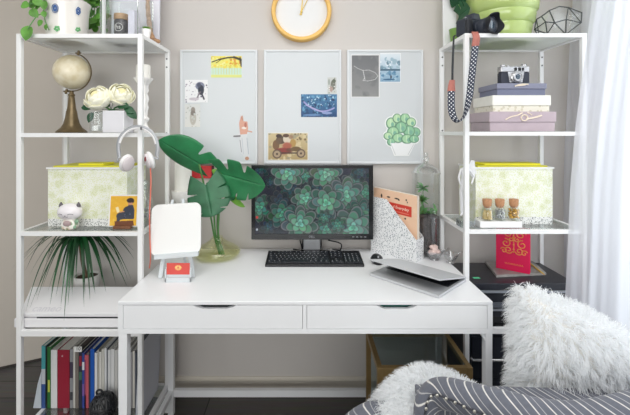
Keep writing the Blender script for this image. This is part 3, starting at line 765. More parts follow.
B().lathe([(0, 0), (.060, 0), (.062, .004), (.056, .010), (.042, .022), (.032, .040), (.025, .068), (.021, .095), (.0195, .097), (.0195, .102), (.018, .104), (.013, .150), (.0115, .16), (.0135, .163), (.0135, .169), (.009, .172), (.008, gcn.z-gr-.010-Z2), (0, gcn.z-gr-.009-Z2)], (bx, gY, Z2), 36).build('stand', m_ab, gl, smooth=50)
# peonies
m_pet = mat('peony_white', (247, 245, 226), .55, var=.03, scale=30, sheen=.2)
N, L = nt(m_pet); N['Principled BSDF'].inputs['Subsurface Weight'].default_value = .0
m_pet2 = mat('peony_cream', (240, 232, 178), .55)
def peony(c, r, parent, nm, tilt):
    bm = B(); bm2 = B(); gg = random.Random(int(abs(c.x)*999))
    Rm = Matrix.Rotation(tilt[0], 3, 'X') @ Matrix.Rotation(tilt[1], 3, 'Y')
    bm2.ball(c+Rm @ Vector((0, 0, r*.05)), r*.5, u=14, v=10)
    for layer, (k, top, rr, w) in enumerate([(3, 1.34, .56, 1.1), (4, 1.15, .68, .98), (5, .88, .80, .86), (5, .52, .92, .86), (6, .12, 1.0, .78)]):
        for i in range(k):
            a = 2*PI*(i+.37*layer)/k+gg.uniform(-.12, .12); rows = []
            for u in range(9):
                row = []
                for v in range(9):
                    su, sv = u/8, (v/8-.5)*2
                    edge = 1-.22*sv*sv
                    ee = -1.1+(top+1.1)*su*edge; aa = a+sv*w*(.45+.55*math.sin(PI*min(1, .2+.6*su)))
                    q = r*rr*(1+.07*su**3*(1 if layer > 1 else .3)+.02*math.sin(3*sv+i*2)*su-.05*abs(sv)**3)
                    row.append(c+Rm @ Vector((q*math.cos(ee)*math.cos(aa), q*math.cos(ee)*math.sin(aa), q*.9*math.sin(ee))))
                rows.append(row)
            bm.grid(rows)
    p = bm.build(nm, m_pet, parent, smooth=70, solid=.0014, recalc=False)
    bm2.build('flower_centre', m_pet2, p, smooth=70)
vY = 1.635
vz = W(113.5, 0, vY)
# white square pot with the flowers
fl = thing('flower_pot', 'white square pot with two creamy white peonies', 'flowers', (vz.x, vY, Z2))
x0, x1 = PX(103, vY-.04), PX(124.5, vY-.04); zt_ = Z2+.092
bm = B(); bm.box(x0, x1, vY-.045, vY+.045, Z2, zt_, .003); bm.build('pot', mat('milky_pot', (222, 221, 226), .25, coat=.3), fl)
peony(W(97.5, 97.5, 1.60), 13.0*1.6/FOC, fl, 'peony', (.85, -.2))
peony(W(121.5, 94.5, 1.635), 12.2*1.635/FOC, fl, 'peony', (.8, .5))
bm = B()
for e in (W(99, 106, 1.61), W(120, 106, 1.635)): bm.tube(smoothpath([(vz.x, vY, zt_-.004), (vz.x+(e.x-vz.x)*.4, vY-.012, zt_+.012), e], 6), .0035, 8)
bm.build('stems', m_stem, fl, smooth=60)
bm = B(); gq = random.Random(9)
for (x, y, L_, dx, dz) in ((92, 108, .045, -1, .15), (93, 113, .042, -.5, -1), (113, 102, .04, .3, .3), (118, 106, .05, 1, .05), (125, 108, .045, 1, -.4), (110, 106, .04, -.6, .2), (128, 110, .05, 1, -.9)):
    p = W(x, y, 1.60 if x < 100 else 1.615); small_leaf(bm, p, (dx, -.2, dz), (.1, -1, .5), L_, L_*.36); bm.tube([p, Vector((vz.x, vY-.02, zt_+.003))], .0013, 5)
bm.build('leaves', m_dark, fl, smooth=60)
# clear glass with a white cube candle
wY = 1.60; wx = PX(96.7, wY)
gv = thing('glass_tumbler', 'clear glass tumbler beside the white square pot', 'glass', (wx, wY, Z2))
B().lathe([(0, .001), (.026, .001), (.0265, .004), (.0275, .088), (.0262, .088), (.025, .008), (0, .007)], (wx, wY, Z2), 24).build('glass', m_clear, gv, smooth=50)
o = B().box(wx-.012, wx+.012, wY-.012, wY+.012, Z2+.0085, Z2+.030, .002).build('votive_candle', m_paper); tag(o, 'small white cube candle inside the clear tumbler', 'candle')
# carved white candlestick behind the post
kY = 1.70; kx = PX(143.6, kY)
kx = -.714
ks = thing('candlestick', 'ornate white carved candlestick with candle behind the shelf post', 'candlestick', (kx, kY, Z2))
kz = lambda y: PZ(y, kY)-Z2
B().lathe([(0, 0), (.040, 0), (.041, .008), (.036, .014), (.026, .020), (.019, .032), (.017, .045), (.024, .055), (.025, .062), (.016, .072), (.018, .095), (.022, .112), (.018, .128), (.023, .145), (.021, .160), (.016, .172), (.022, .184), (.020, .200), (.022, .212), (.030, .222), (.040, .234), (.041, .240), (.0, .240)], (kx, kY, Z2), 32, mod=lambda a, z: 1+(.09*math.cos(8*a) if .06 < z < .225 else 0)).build('holder', m_cer, ks, smooth=50)
o = B().lathe([(0, .2405), (.029, .2405), (.030, .245), (.030, .295), (.027, .299), (0, .297)], (kx, kY, Z2), 28).build('candle', mat('candle_wax', (243, 241, 235), .5), ks, smooth=40)
# ------------------------------------------------------------------ third shelf
Z3 = LZ[2]+.0005
m_lace = dotted('yellow_lace', (240, 242, 232), (222, 226, 180), 210, .36, .6, second=(240, 242, 222), sscale=26)
m_lace2 = dotted('grey_lace', (240, 241, 238), (88, 94, 92), 190, .34, .6)
m_yel = mat('yellow_lid', (226, 220, 70), .5)
m_yel2 = mat('lemon_strip', (238, 228, 40), .5)
def filebox(px0, px1, ytop, Y, depth, Zb, lab, tab):
    x0, x1, zt = PX(px0, Y), PX(px1, Y), PZ(ytop, Y)
    r = thing('file_box', lab, 'box', ((x0+x1)/2, Y+depth/2, Zb), 'lace-patterned file boxes')
    t = .004
    bm = B()
    bm.box(x0, x1, Y, Y+t, Zb+.032, zt); bm.box(x0, x1, Y+depth-t, Y+depth, Zb, zt); bm.box(x0, x0+t, Y+t, Y+depth-t, Zb+.0, zt); bm.box(x1-t, x1, Y+t, Y+depth-t, Zb, zt)
    bm.box(x0+t, x1-t, Y+t, Y+depth-t, Zb, Zb+.004)
    bm.build('body', m_lace, r)
    B().box(x0, x1, Y-.0003, Y+t, Zb, Zb+.0317).build('base_trim', m_lace2, r)
    bm = B(); bm.box(x0-.005, x1+.005, Y-.005, Y+.0, zt-.006, zt+.001); bm.box(x0-.005, x0, Y, Y+depth, zt-.006, zt+.001); bm.box(x1, x1+.005, Y, Y+depth, zt-.006, zt+.001); bm.build('rim', m_white, r)
    B().box(x0+.014, x1-.014, Y+.012, Y+depth-.01, zt-.022, zt+.0065, .002).build('lid', m_yel, r)
    a, b = tab; B().box(PX(a, Y+.02), PX(b, Y+.02), Y+.015, Y+.11, zt+.007, zt+.016, .002).build('lid_tab', m_yel2, r)
    return r
filebox(48, 127, 167.5, 1.63, .19, Z3, 'lace patterned file box with yellow lid behind the white cat figurine', (79, 104))
filebox(475.6, 552.6, 167.3, 1.675, .18, RZ[2]+.0005, 'lace patterned file box with lime lid behind the cork bottles', (484, 540))
# cat figurine
cY = 1.585; cxx = PX(70, cY)
ca = thing('cat_figurine', 'white smiling ceramic cat figurine with floral body', 'figurine', (cxx, cY, Z3))
m_pearl = mat('pearl_white', (240, 235, 238), .3, coat=.4); m_ink = mat('ink_lines', (92, 84, 92), .6)
def CW(px, py, dy=0): return W(px, py, cY+dy)
hc = CW(69.8, 211.8); hc.z = PZ(211.5, cY)
B().ball(hc, .048, (1.0, .72, .72), fn=lambda q: Vector((q.x*(1+.12*(q.z < 0)*abs(q.z)), q.y, q.z)), u=28, v=20).build('head', m_pearl, ca, smooth=80)
for sg in (-1, 1):
    p = hc+Vector((sg*.036, 0, .024))
    bm = B(); bm.lathe([(.009, -.004), (.007, .006), (.002, .015), (0, .016)], p, 12); bm.build('ear', mat('grey_ear', (96, 92, 98), .5) if sg < 0 else MATS['grey_ear'], ca, smooth=60)
fy = lambda x, z: hc.y-.72*.048*math.sqrt(max(.02, 1-(x/.048)**2-(z/.0346)**2))-.0006
bm = B()
for sg in (-1, 1):
    bm.tube([(hc.x+sg*.02+u, fy(sg*.02+u, -.004-30*u*u), hc.z-.004-30*u*u*1.2) for u in (-.01, -.005, 0, .005, .01)], .0009, 5)
    bm.tube([(hc.x+sg*.006+u, fy(sg*.006+u, -.016+40*u*u), hc.z-.017+40*u*u) for u in (-.005, -.0025, 0, .0025, .005)], .0008, 5)
bm.ball((hc.x, fy(0, -.012), hc.z-.012), .0018); bm.build('face_lines', m_ink, ca, smooth=60)
bz = hc.z-.026-Z3
m_kim = dotted('floral_body', (238, 236, 228), (150, 172, 140), 60, .3, .35, second=(236, 214, 200), sscale=45)
B().lathe([(0, 0), (.026, 0), (.033, .008), (.034, .022), (.028, bz*.75), (.018, bz+.004), (0, bz+.006)], (cxx, cY, Z3), 28, sy=.85).build('body', m_kim, ca, smooth=60)
B().ball((cxx+.003, cY-.025, Z3+.028), .015, (1.1, .5, .8)).build('arms', mat('mauve_paws', (172, 150, 150), .5), ca, smooth=80)
for x, z in ((-.020, .012), (.026, .012), (.034, .034)):
    B().ball((cxx+x, cY-.022+abs(x)*.3, Z3+z), .0085, (1, .6, 1)).build('green_ball', mat('sage_green', (134, 168, 140), .5) if x == -.020 else MATS['sage_green'], ca, smooth=80)
# orange framed picture of a seated reader
pY2 = 1.60
def FP(u, v, d=0): # u across, v up
    a = W(109.6, 229, pY2); b = W(136.2, 229, pY2+.0)
    k = Matrix.Rotation(-.10, 3, 'X')
    return Vector((a.x+(b.x-a.x)*u, 0, 0))+Vector((0, pY2, Z3+.010))+k @ Vector((0, d, v*.122))
fr = thing('framed_picture', 'small framed orange picture of a seated reader', 'picture', (FP(.5, 0).x, pY2+.01, Z3), )
bm = B(); bm.prism([FP(-.05, -.03), FP(1.05, -.03), FP(1.05, 1.04), FP(-.05, 1.04)], (0, .008, 0)); bm.build('frame', m_paper, fr)
c = Canvas(0, 0, 25, 28, 3, (232, 178, 52)); c.speck(50, .6, 2, [(238, 190, 66), (222, 166, 44), (240, 200, 90)], 4, a=.5)
c.ell(19, 4.6, 3.2, 2.8, (52, 36, 30)); c.ell(18.6, 7, 2.2, 2.4, (196, 140, 104)); c.ell(18.5, 4.2, 3.4, 2.2, (48, 32, 28)); c.poly([(17, 8.5), (21.5, 8.5), (23, 14), (22.6, 22), (11, 22), (10, 21), (9, 26), (6, 26.4), (7, 18), (12, 14.6), (15, 12)], (56, 60, 74)); c.ell(17, 14, 4.8, 4.4, (50, 56, 72)); c.ell(10, 19, 4, 3.4, (60, 62, 76)); c.poly([(5, 11), (7.4, 10), (9, 15), (6.6, 16)], (240, 226, 180)); c.line((9, 15), (13, 14.6), 1, (210, 150, 110)); c.poly([(4.6, 24), (22, 23), (23, 28), (5, 28)], (112, 66, 40)); c.speck(14, .3, .8, [(90, 98, 120), (40, 44, 56)], 3, (12, 12, 21, 21))
c.mesh('print', lambda u, v: FP(u, 1-v, -.0012), [m_pict], fr)
bm = B(); bm.box(FP(.2, 0).x, FP(.86, 0).x, pY2-.018, pY2+.012, Z3, Z3+.012, .001); bm.build('stand', mat('brown_wood', (120, 78, 52), .5, var=.2, scale=50), fr)
# clear bottle behind the post
bY = 1.72; bxx = -.716
bt = thing('glass_bottle', 'clear stoppered glass bottle behind the headphone cable', 'bottle', (bxx, bY, Z3))
B().lathe([(0, .001), (.036, .001), (.037, .006), (.037, .085), (.030, .108), (.015, .122), (.013, .128), (.013, .150), (.016, .152), (.0145, .154), (.011, .150), (.011, .128), (.028, .106), (.035, .084), (.035, .008), (0, .007)], (bxx, bY, Z3), 28).build('bottle', m_clear, bt, smooth=50)
bm = B(); bm.ball((bxx, bY, Z3+.170), .016); bm.tube([(bxx, bY, Z3+.14), (bxx, bY, Z3+.157)], .010, 12); bm.build('stopper', glass('stopper_glass', (232, 236, 236), .2), bt, smooth=60)
bm = B(); gq = random.Random(4)
for k in range(34): bm.ball((bxx+gq.uniform(-.024, .024), bY+gq.uniform(-.024, .024), Z3+.016+gq.uniform(0, .045)), .0075, (1, .8, .7), 8, 6)
stuff(bm.build('shells', mat('grey_shells', (196, 196, 196), .4), bt, smooth=80))
# ------------------------------------------------------------------ fourth shelf: white craft cutter and dracaena
Z4 = LZ[3]+.0005
m_mach = mat('machine_white', (232, 231, 233), .42)
y0, y1 = 1.566, 1.70; zf, zb_ = PZ(314.5, y0), PZ(286.5, y1)
xl0, xl1, xr = PX(14, y0), PX(31.5, y1), -.677
cm = thing('craft_cutter', 'white flat craft cutting machine under the dracaena', 'machine', (-.92, 1.63, Z4))
zlip = PZ(318.6, y0)
bm = B()
V = [Vector((xl0, y0, Z4)), Vector((xr, y0, Z4)), Vector((xr, y1, Z4)), Vector((xl1, y1, Z4))]
bm.prism(V, (0, 0, zlip-.0012-Z4), .004); bm.build('base_body', m_mach, cm)
def quadbox(lo, hi):
    t = bmesh.new(); a = [t.verts.new(p) for p in lo]; b = [t.verts.new(p) for p in hi]
    t.faces.new(a[::-1]); t.faces.new(b)
    for i in range(4): t.faces.new((a[i], a[(i+1) % 4], b[(i+1) % 4], b[i]))
    bmesh.ops.bevel(t, geom=list(t.edges), offset=.003, segments=2, profile=.6, affect='EDGES'); q = B(); q._join(t); return q
xa = PX(18.5, y0)
ly = y0+.006
quadbox([Vector((xa, ly, zlip+.0028)), Vector((xr, ly, zlip+.0028)), Vector((xr, y1, zlip+.0028)), Vector((xl1, y1, zlip+.0028))], [Vector((xa, ly, zf+.002)), Vector((xr, ly, zf+.002)), Vector((xr, y1, zb_)), Vector((xl1, y1, zb_))]).build('lid', m_mach, cm)
B().box(PX(36, y0), xr-.003, y0+.0045, y1-.01, zlip-.001, zlip+.0036).build('slot', m_black, cm)
sl = (zb_-zf)/(y1-y0); yv = 1.592; zv = zf+.002+sl*(yv-ly)+.0011
Mt = Matrix.Translation((PX(47.5, yv), yv, zv)) @ Matrix.Rotation(math.atan(sl), 4, 'X')
text('lettering', 'cameo', .045, Mt, mat('embossed_grey', (214, 213, 218), .4), cm)
# dracaena
dY = 1.80; dx = PX(87, dY)
dr_ = thing('dracaena', 'dracaena with long arching dark leaves in a white pot', 'plant', (dx, dY, Z4))
zr = PZ(274.5, dY)-Z4
B().lathe([(0, 0), (.042, 0), (.045, .004), (.055, zr-.012), (.056, zr), (.051, zr), (.049, zr-.012), (0, zr-.014)], (dx, dY, Z4), 28).build('pot', m_cer, dr_, smooth=50)
B().lathe([(0, zr-.010), (.0485, zr-.010)], (dx, dY, Z4), 20).build('soil', MATS['soil'], dr_)
crown = W(79.5, 241, 1.77); crown.z = .868
B().tube(smoothpath([(dx, dY, Z4+zr-.012), (dx-.012, dY-.01, Z4+zr+.05), crown], 6), [.009]*12+[.008], 10).build('trunk', mat('bark', (116, 96, 76), .9, var=.3, scale=80, bump=.5), dr_, smooth=60)
bm = B(); gq = random.Random(21)
tips = [(23, 263, 1.60), (11, 279, 1.66), (26, 311, 1.548), (64, 320.5, 1.548), (84, 307, 1.56), (94, 290, 1.60), (42, 289, 1.62), (50, 305, 1.57), (103, 285, 1.64), (116, 285, 1.68), (131, 279, 1.7), (127, 286, 1.65), (134, 259, 1.7), (134, 251, 1.75), (63, 283, 1.7), (39, 246, 1.8), (30, 274, 1.75), (37, 300, 1.60), (72, 296, 1.6), (109, 268, 1.83), (121, 262, 1.8), (97, 266, 1.82), (55, 270, 1.82), (46, 262, 1.82), (76, 281, 1.62), (90, 300, 1.58), (68, 305, 1.57), (123, 272, 1.66), (106, 292, 1.62), (34, 283, 1.66), (56, 296, 1.60), (28, 246, 1.70), (118, 250, 1.82), (84, 282, 1.66)]
tips += [(a_+gq.uniform(-6, 6), b_+gq.uniform(-14, 8), min(1.83, max(1.55, c_+gq.uniform(-.05, .06)))) for (a_, b_, c_) in tips[:26]]
for k, (tx, ty, tY) in enumerate(tips):
    if ty > 313 and k >= 34: ty -= 14
    tp = W(tx, ty, tY); h = (tp-crown); reach = math.hypot(h.x, h.y)
    f = gq.uniform(.30, .62); hz = gq.uniform(.02, .045)+.16*reach
    md = crown+Vector((h.x*f, h.y*f, 0)); md.z = min(crown.z+hz*1.6, 1.02)
    st_ = crown+Vector((gq.uniform(-.008, .008), gq.uniform(-.008, .008), gq.uniform(-.05, .004)))
    P_ = bez(st_, md, tp, 18); zmx = max(p.z for p in P_)
    if zmx > .92:
        q = (.92-st_.z)/(zmx-st_.z)
        for p in P_:
            if p.z > st_.z: p.z = st_.z+(p.z-st_.z)*q
    w0 = gq.uniform(.0048, .0088)
    rows = []; hd = Vector((h.x, h.y, 0)).normalized(); sd = Vector((-hd.y, hd.x, 0))
    for i, p in enumerate(P_):
        t = i/17; w_ = w0*(min(1, .6+t*2.2))*(1-t**2.6)+.0002
        rows.append([p-sd*w_+Vector((0, 0, w_*.35)), p, p+sd*w_+Vector((0, 0, w_*.35))])
    bm.grid(rows)
for k in range(14):
    a = gq.uniform(0, 6.28); tp = crown+Vector((.07*math.cos(a), .045*math.sin(a), gq.uniform(-.02, .04))); tp.z = min(tp.z, .922)
    P_ = bez(crown-Vector((0, 0, .04)), (crown+tp)/2+Vector((0, 0, .02)), tp, 9); hd = Vector((math.cos(a), math.sin(a), 0)); sd = Vector((-hd.y, hd.x, 0))
    rows = []
    for i, p in enumerate(P_):
        w_ = .007*(1-(i/8)**2.5)+.0002; p.z = min(p.z, .922); rows.append([p-sd*w_, p, p+sd*w_])
    bm.grid(rows)
stuff(bm.build('foliage', mat('dracaena_green', (26, 78, 40), .36, var=.45, scale=9), dr_, smooth=60))
# ------------------------------------------------------------------ bottom shelf: books
Z5 = LZ[4]+.0005
def book(x0, x1, ytop, spine, label, Y=1.69, depth=.145, pages=True, hard=.002, extra=None, cat='book', name='book', grp='books on the bottom shelf'):
    a, b = PX(x0, Y)+.0004, PX(x1, Y)-.0004; z = PZ(ytop, Y)
    key = 'cover_%d_%d_%d' % spine
    m = MATS.get(key) or mat(key, spine, .45)
    r = thing(name, label, cat, ((a+b)/2, Y+depth/2, Z5), grp)
    bm = B(); t = min(.0016, (b-a)*.25)
    bm.box(a, b, Y, Y+t, Z5, z); bm.box(a, a+t, Y+t, Y+depth, Z5, z); bm.box(b-t, b, Y+t, Y+depth, Z5, z)
    bm.build('cover', m, r)
    if b-a > 2*t+.0006: B().box(a+t+.0002, b-t-.0002, Y+t+.0002, Y+depth-.004, Z5+.002, z-.003).build('pages', MATS['page_block'], r)
    if extra:
        for (u0, u1, y0_, y1_, colr) in extra:
            k2 = 'spine_%d_%d_%d' % colr; m2 = MATS.get(k2) or mat(k2, colr, .45)
            B().box(a+(b-a)*u0, a+(b-a)*u1, Y-.0006, Y-.0001, PZ(y1_, Y), PZ(y0_, Y)).build('spine_label', m2, r)
    return r
mat('page_block', (206, 204, 198), .8, var=.08, scale=200)
dk, gy = (40, 44, 52), (176, 176, 174)
book(41.4, 45.4, 346, (78, 164, 170), 'thin teal topped book, first of the row beside the plastic folder', extra=[(0, 1, 369, 384, (200, 206, 212)), (0, 1, 384, 415, (60, 90, 150))])
book(45.4, 47.2, 346.4, (22, 26, 26), 'thin black book between the teal and the green spines')
book(47.2, 50.6, 347, (44, 110, 52), 'green spine book beside the thick white binder', extra=[(.2, .8, 380, 392, (200, 206, 90))])
book(50.8, 57.2, 350, (226, 226, 226), 'thick white binder beside the crimson binder', name='binder', cat='binder')
bd = book(57.4, 69.4, 350, (150, 30, 52), 'crimson ring binder, widest spine on the bottom shelf', name='binder', cat='binder')
p = W(62.4, 356, 1.69); B().tube([(p.x, 1.6885, p.z), (p.x, 1.6899, p.z)], .0035, 12).build('ring_hole', mat('pale_steel', (190, 160, 166), .4), bd)
book(69.8, 73, 349, (146, 146, 150), 'narrow grey magazine with a dark patterned spine', extra=[(0, 1, 362, 378, (70, 60, 80)), (.1, .9, 392, 400, (60, 60, 66))])
ml = book(73.2, 75.2, 346.5, (206, 204, 198), 'pale grey magazine carrying the white number tab')
book(75.2, 78.6, 347.5, (120, 112, 106), 'taupe spine book beside the number tab')
book(78.9, 82.0, 352, (44, 46, 62), 'dark navy book with a red band', extra=[(.1, .9, 356, 366, (150, 40, 60)), (0, 1, 372, 380, (70, 110, 90))])
book(82.1, 84.5, 353, (60, 74, 150), 'violet blue spine book beside the pink one', extra=[(0, 1, 362, 370, (220, 224, 230)), (0, 1, 384, 396, (120, 90, 160))])
book(84.6, 88.6, 355, (196, 92, 104), 'rose pink spine book beside the blue ones', extra=[(0, .35, 360, 410, (150, 70, 100)), (.0, .3, 395, 410, (226, 190, 140))])
book(88.7, 90.2, 352, (60, 60, 74), 'thin charcoal book between the pink and the royal blue')
book(90.3, 94.4, 349, (28, 88, 178), 'royal blue spine book, last coloured one before the white row')
# number tab on the pale magazine
B().box(PX(74.4, 1.69), PX(82, 1.69), 1.6875, 1.6895, PZ(351.6, 1.69), PZ(346.4, 1.69)).build('number_tab', m_paper, ml)
text('lettering', '10', .021, Matrix.Translation((PX(78.2, 1.687), 1.687, PZ(349, 1.687))) @ FACE, m_black, ml)
whites = [(94.6, 97.2, 353, (226, 227, 230)), (97.3, 99.0, 350, (176, 172, 164)), (99.1, 101.4, 352, (222, 220, 214)), (101.5, 104.4, 349, (206, 204, 196)), (104.5, 106.6, 348, (226, 227, 229)), (106.7, 107.6, 349, (86, 92, 104)), (107.7, 110.8, 350, (214, 215, 216)), (110.9, 114.4, 349, (222, 222, 222)), (114.5, 117.4, 350, (200, 199, 196)), (117.5, 121, 349, (216, 216, 216)), (121.1, 124.4, 351, (206, 206, 204)), (127, 130, 351, (186, 184, 180)), (130.2, 132.4, 352, (150, 148, 150)), (132.6, 134.8, 351, (212, 208, 200)), (135, 136.6, 353, (96, 100, 110))]
wl = ['white spine directly beside the royal blue book', 'greyish thin spine, second past the royal blue book', 'off-white spine, third past the royal blue book', 'ivory spine, fourth past the royal blue book', 'bright white spine just before the thin slate one', 'very thin slate spine among the white ones', 'pale grey spine just past the thin slate one', 'wide white spine, second past the thin slate one', 'light grey spine, third past the thin slate one', 'white spine partly behind the desk leg', 'grey spine behind the desk leg', 'beige grey spine first past the desk leg', 'mid grey spine second past the desk leg', 'cream spine third past the desk leg', 'slate spine beside the shelf post']
for (a, b, y, colr), lab in zip(whites, wl): book(a, b, y, colr, lab)
book(142.6, 144.6, 347, (34, 76, 160), 'blue spine just past the shelf post, before the leaning board')
# leaning pale board
Yl = 1.60
bm = B()
a = [W(149.5, 420, Yl), W(147.5, 420, Yl)]
x0, x1 = -.6945, -.6765
r = thing('leaning_board', 'pale grey drawing board leaning inside the lower shelf side', 'board', (-.685, 1.72, Z5))
bm = B(); bm.prism([Vector((-.7, 1.585, Z5)), Vector((-.694, 1.585, Z5)), Vector((-.678, 1.585, PZ(346, 1.585))), Vector((-.684, 1.585, PZ(346, 1.585)))], (0, .235, 0)); bm.build('sheet', mat('pale_board', (196, 198, 206), .6), r)
bm = B(); bm.prism([Vector((-.684, 1.584, PZ(345.8, 1.585))), Vector((-.678, 1.584, PZ(345.8, 1.585))), Vector((-.6775, 1.584, PZ(342.5, 1.585))), Vector((-.6835, 1.584, PZ(342.5, 1.585)))], (0, .237, 0)); bm.build('edge_strip', mat('slate_edge', (60, 66, 76), .6), r)
# clear plastic folder at the end of the row
a_, b_ = PX(35.8, 1.69), PX(41, 1.69)
o = B().prism([Vector((a_-.012, 1.69, Z5)), Vector((b_, 1.69, Z5)), Vector((b_, 1.69, PZ(372, 1.69))), Vector((a_+.008, 1.69, PZ(384, 1.69)))], (0, .16, 0)).build('plastic_folder', mat('translucent_plastic', (206, 214, 222), .4)); tag(o, 'pale translucent plastic folder at the start of the book row', 'folder')
# black knotted ornament standing before the books
kY = 1.627; kx = PX(103.5, kY); kr = .055
kb = thing('woven_ornament', 'black knotted round ornament in front of the white spines', 'ornament', (kx, kY, Z5))
m_knot = mat('black_wicker', (30, 31, 34), .35, var=.5, scale=60)
B().ball((kx, kY, Z5+kr*.98), kr*.9, u=20, v=14).build('core', m_knot, kb, smooth=80)
bm = B(); gq = random.Random(2)
for k in range(20):
    n = Vector((gq.gauss(0, 1), gq.gauss(0, 1), gq.gauss(0, 1))).normalized(); u = n.orthogonal().normalized(); v = n.cross(u); off = gq.uniform(-.35, .5)
    q = math.sqrt(1-off*off); bm.tube([Vector((kx, kY, Z5+kr))+(n*off+(u*math.cos(a)+v*math.sin(a))*q)*kr*.92 for a in [2*PI*i/26 for i in range(26)]], .0042, 6, closed=True)
bm.build('strands', m_knot, kb, smooth=60)
B().tube([Vector((kx-.012+.012*math.cos(a), kY-.01, Z5+kr*2+.008+.011*math.sin(a))) for a in [2*PI*i/20 for i in range(20)]], .0045, 6, closed=True).build('loop', m_knot, kb, smooth=60)
# ------------------------------------------------------------------ on the desk
ZD = DZ+.0004
def dY(py, z=0): return (EYE-ZD-z)*FOC/(py-VY)
# monitor
mY = 1.85
m_bez = mat('monitor_black', (20, 22, 26), .22, coat=.4); m_sil = mat('silver_plastic', (176, 178, 182), .3, metal=.5)
mx0, mx1, mz1, mz0 = PX(251.5, mY), PX(373, mY), PZ(165, mY), PZ(239.3, mY)
mo = thing('monitor', 'wide black computer monitor showing green succulents', 'monitor', ((mx0+mx1)/2, mY+.03, ZD))
rm = Matrix.Identity(4)
sx0, sx1, sz1, sz0 = PX(255.2, mY), PX(369, mY), PZ(168.3, mY), PZ(233.8, mY)
bm = B(); bm.box(mx0, sx0, mY-.004, mY+.03, mz0, mz1); bm.box(sx1, mx1, mY-.004, mY+.03, mz0, mz1); bm.box(sx0, sx1, mY-.004, mY+.03, sz1, mz1); bm.box(sx0, sx1, mY-.006, mY+.03, mz0, sz0)
bm.build('bezel', m_bez, mo)
B().box(mx0+.01, mx1-.01, mY+.0305, mY+.055, mz0+.01, mz1-.01, .008).build('back_cover', m_black, mo)
c = Canvas(255.2, 168.3, 369, 233.8, 2.4, (34, 40, 56)); c.speck(90, 3, 9, [(28, 32, 48), (40, 44, 62), (36, 52, 60), (50, 48, 66)], 20, a=.7)
gq = np.random.default_rng(8)
Sx = lambda x: 240+x/3.88
Sy = lambda y: 150+y/3.88
ros = [(120, 125, 22, 0), (255, 100, 28, 1), (190, 150, 40, 0), (75, 225, 46, 1), (150, 205, 40, 0), (110, 300, 30, 0), (440, 135, 42, 1), (480, 165, 36, 1), (400, 225, 40, 0), (300, 140, 34, 0), (185, 92, 50, 2), (335, 95, 50, 2), (410, 172, 56, 2), (255, 190, 44, 2), (165, 250, 46, 1), (335, 305, 42, 1), (335, 205, 56, 2), (328, 262, 24, 1), (232, 285, 56, 2), (470, 245, 46, 1), (440, 300, 66, 2), (380, 292, 28, 1), (75, 80, 30, 0), (470, 85, 30, 0)]
for (x, y, r, b) in ros:
    x, y, r = Sx(x), Sy(y), r/3.88*1.26
    basec = np.array([(38, 70, 78), (66, 132, 112), (98, 166, 138)][b]); k0 = gq.uniform(0, 6)
    for l, (k, rr, pl) in enumerate([(7, .66, .40), (6, .46, .34), (5, .27, .26), (3, .12, .16)]):
        for i in range(k):
            a = k0+l*.55+2*PI*i/k; cs_, sn = math.cos(a), math.sin(a)
            col = np.clip(basec*(.62+.24*l)+gq.normal(0, 7, 3), 0, 255); edge = np.array((176, 176, 182))*(.42+.19*b)
            X_, Y_ = x+r*rr*cs_, y+r*rr*.92*sn
            c.ell(X_, Y_, r*pl*1.08, r*pl*.80, col*.45, a, .8, .2)
            c.ell(X_, Y_, r*pl*1.0, r*pl*.72, edge, a, .9, .12)
            c.ell(X_-r*pl*.07*cs_, Y_-r*pl*.07*sn, r*pl*.9, r*pl*.62, col, a, 1, .2)
            c.ell(X_-r*pl*.5*cs_, Y_-r*pl*.46*sn, r*pl*.5, r*pl*.42, col*.6, a, .6, .6)
c.ell(257, 217.3, 1.3, 1.3, (214, 70, 70)); c.ell(257, 229.6, 1, 1.2, (200, 210, 220))
for x in range(0, 0): pass
glare_mix = np.clip((c.X-300)/70+.25*(233-c.Y)/66, 0, 1)[..., None]*.20; c.C = c.C*(1-glare_mix)+np.array((150, 152, 160))*glare_mix  # glare haze mixed into the picture colours, stronger towards one side
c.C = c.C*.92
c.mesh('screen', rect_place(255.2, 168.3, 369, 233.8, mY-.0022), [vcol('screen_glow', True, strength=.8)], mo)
m_lg = mat('logo_grey', (150, 152, 158), .4)
text('lettering', 'DELL', .013, Matrix.Translation(((mx0+mx1)/2-.002, mY-.0068, PZ(236.3, mY))) @ FACE, m_lg, mo)
text('lettering', 'P2411H', .006, Matrix.Translation((PX(367, mY), mY-.0048, PZ(166.6, mY))) @ FACE, m_lg, mo) if False else None
for k in range(4):
    B().box(PX(352+k*4, mY), PX(354+k*4, mY), mY-.0068, mY-.0062, PZ(236.9, mY), PZ(236.2, mY)).build('button', m_lg, mo)
bm = B(); nx0, nx1 = PX(303.5, mY), PX(320.5, mY)
bm.box(nx0, nx1, mY+.020, mY+.030-.001, ZD+.014, mz0-.0005, .003); bm.build('neck', m_sil, mo)
bm = B(); bm.box(nx0-.008, nx1+.008, mY+.030, mY+.05, ZD+.014, mz0+.09, .004); bm.build('riser', m_bez, mo)
B().lathe([(0, 0), (.098, 0), (.1, .003), (.096, .009), (.05, .0135), (0, .0138)], ((mx0+mx1)/2, mY+.005, ZD), 40, sx=1.25, sy=.42).build('base', m_bez, mo, smooth=50)
for (a, b, c_) in (((300, 240), (302, 249), (299, 252)), ((328, 240), (341, 244), (338.5, 252.5))):
    pp = smoothpath([W(*a, 1.885), W(*b, 1.89), W(*c_, 1.90), W(c_[0]-6, 251, 1.915)], 6)
    for p in pp: p.z = max(p.z, ZD+.004)
    B().tube(pp, .0032, 7).build('cable', m_black, mo, smooth=60)
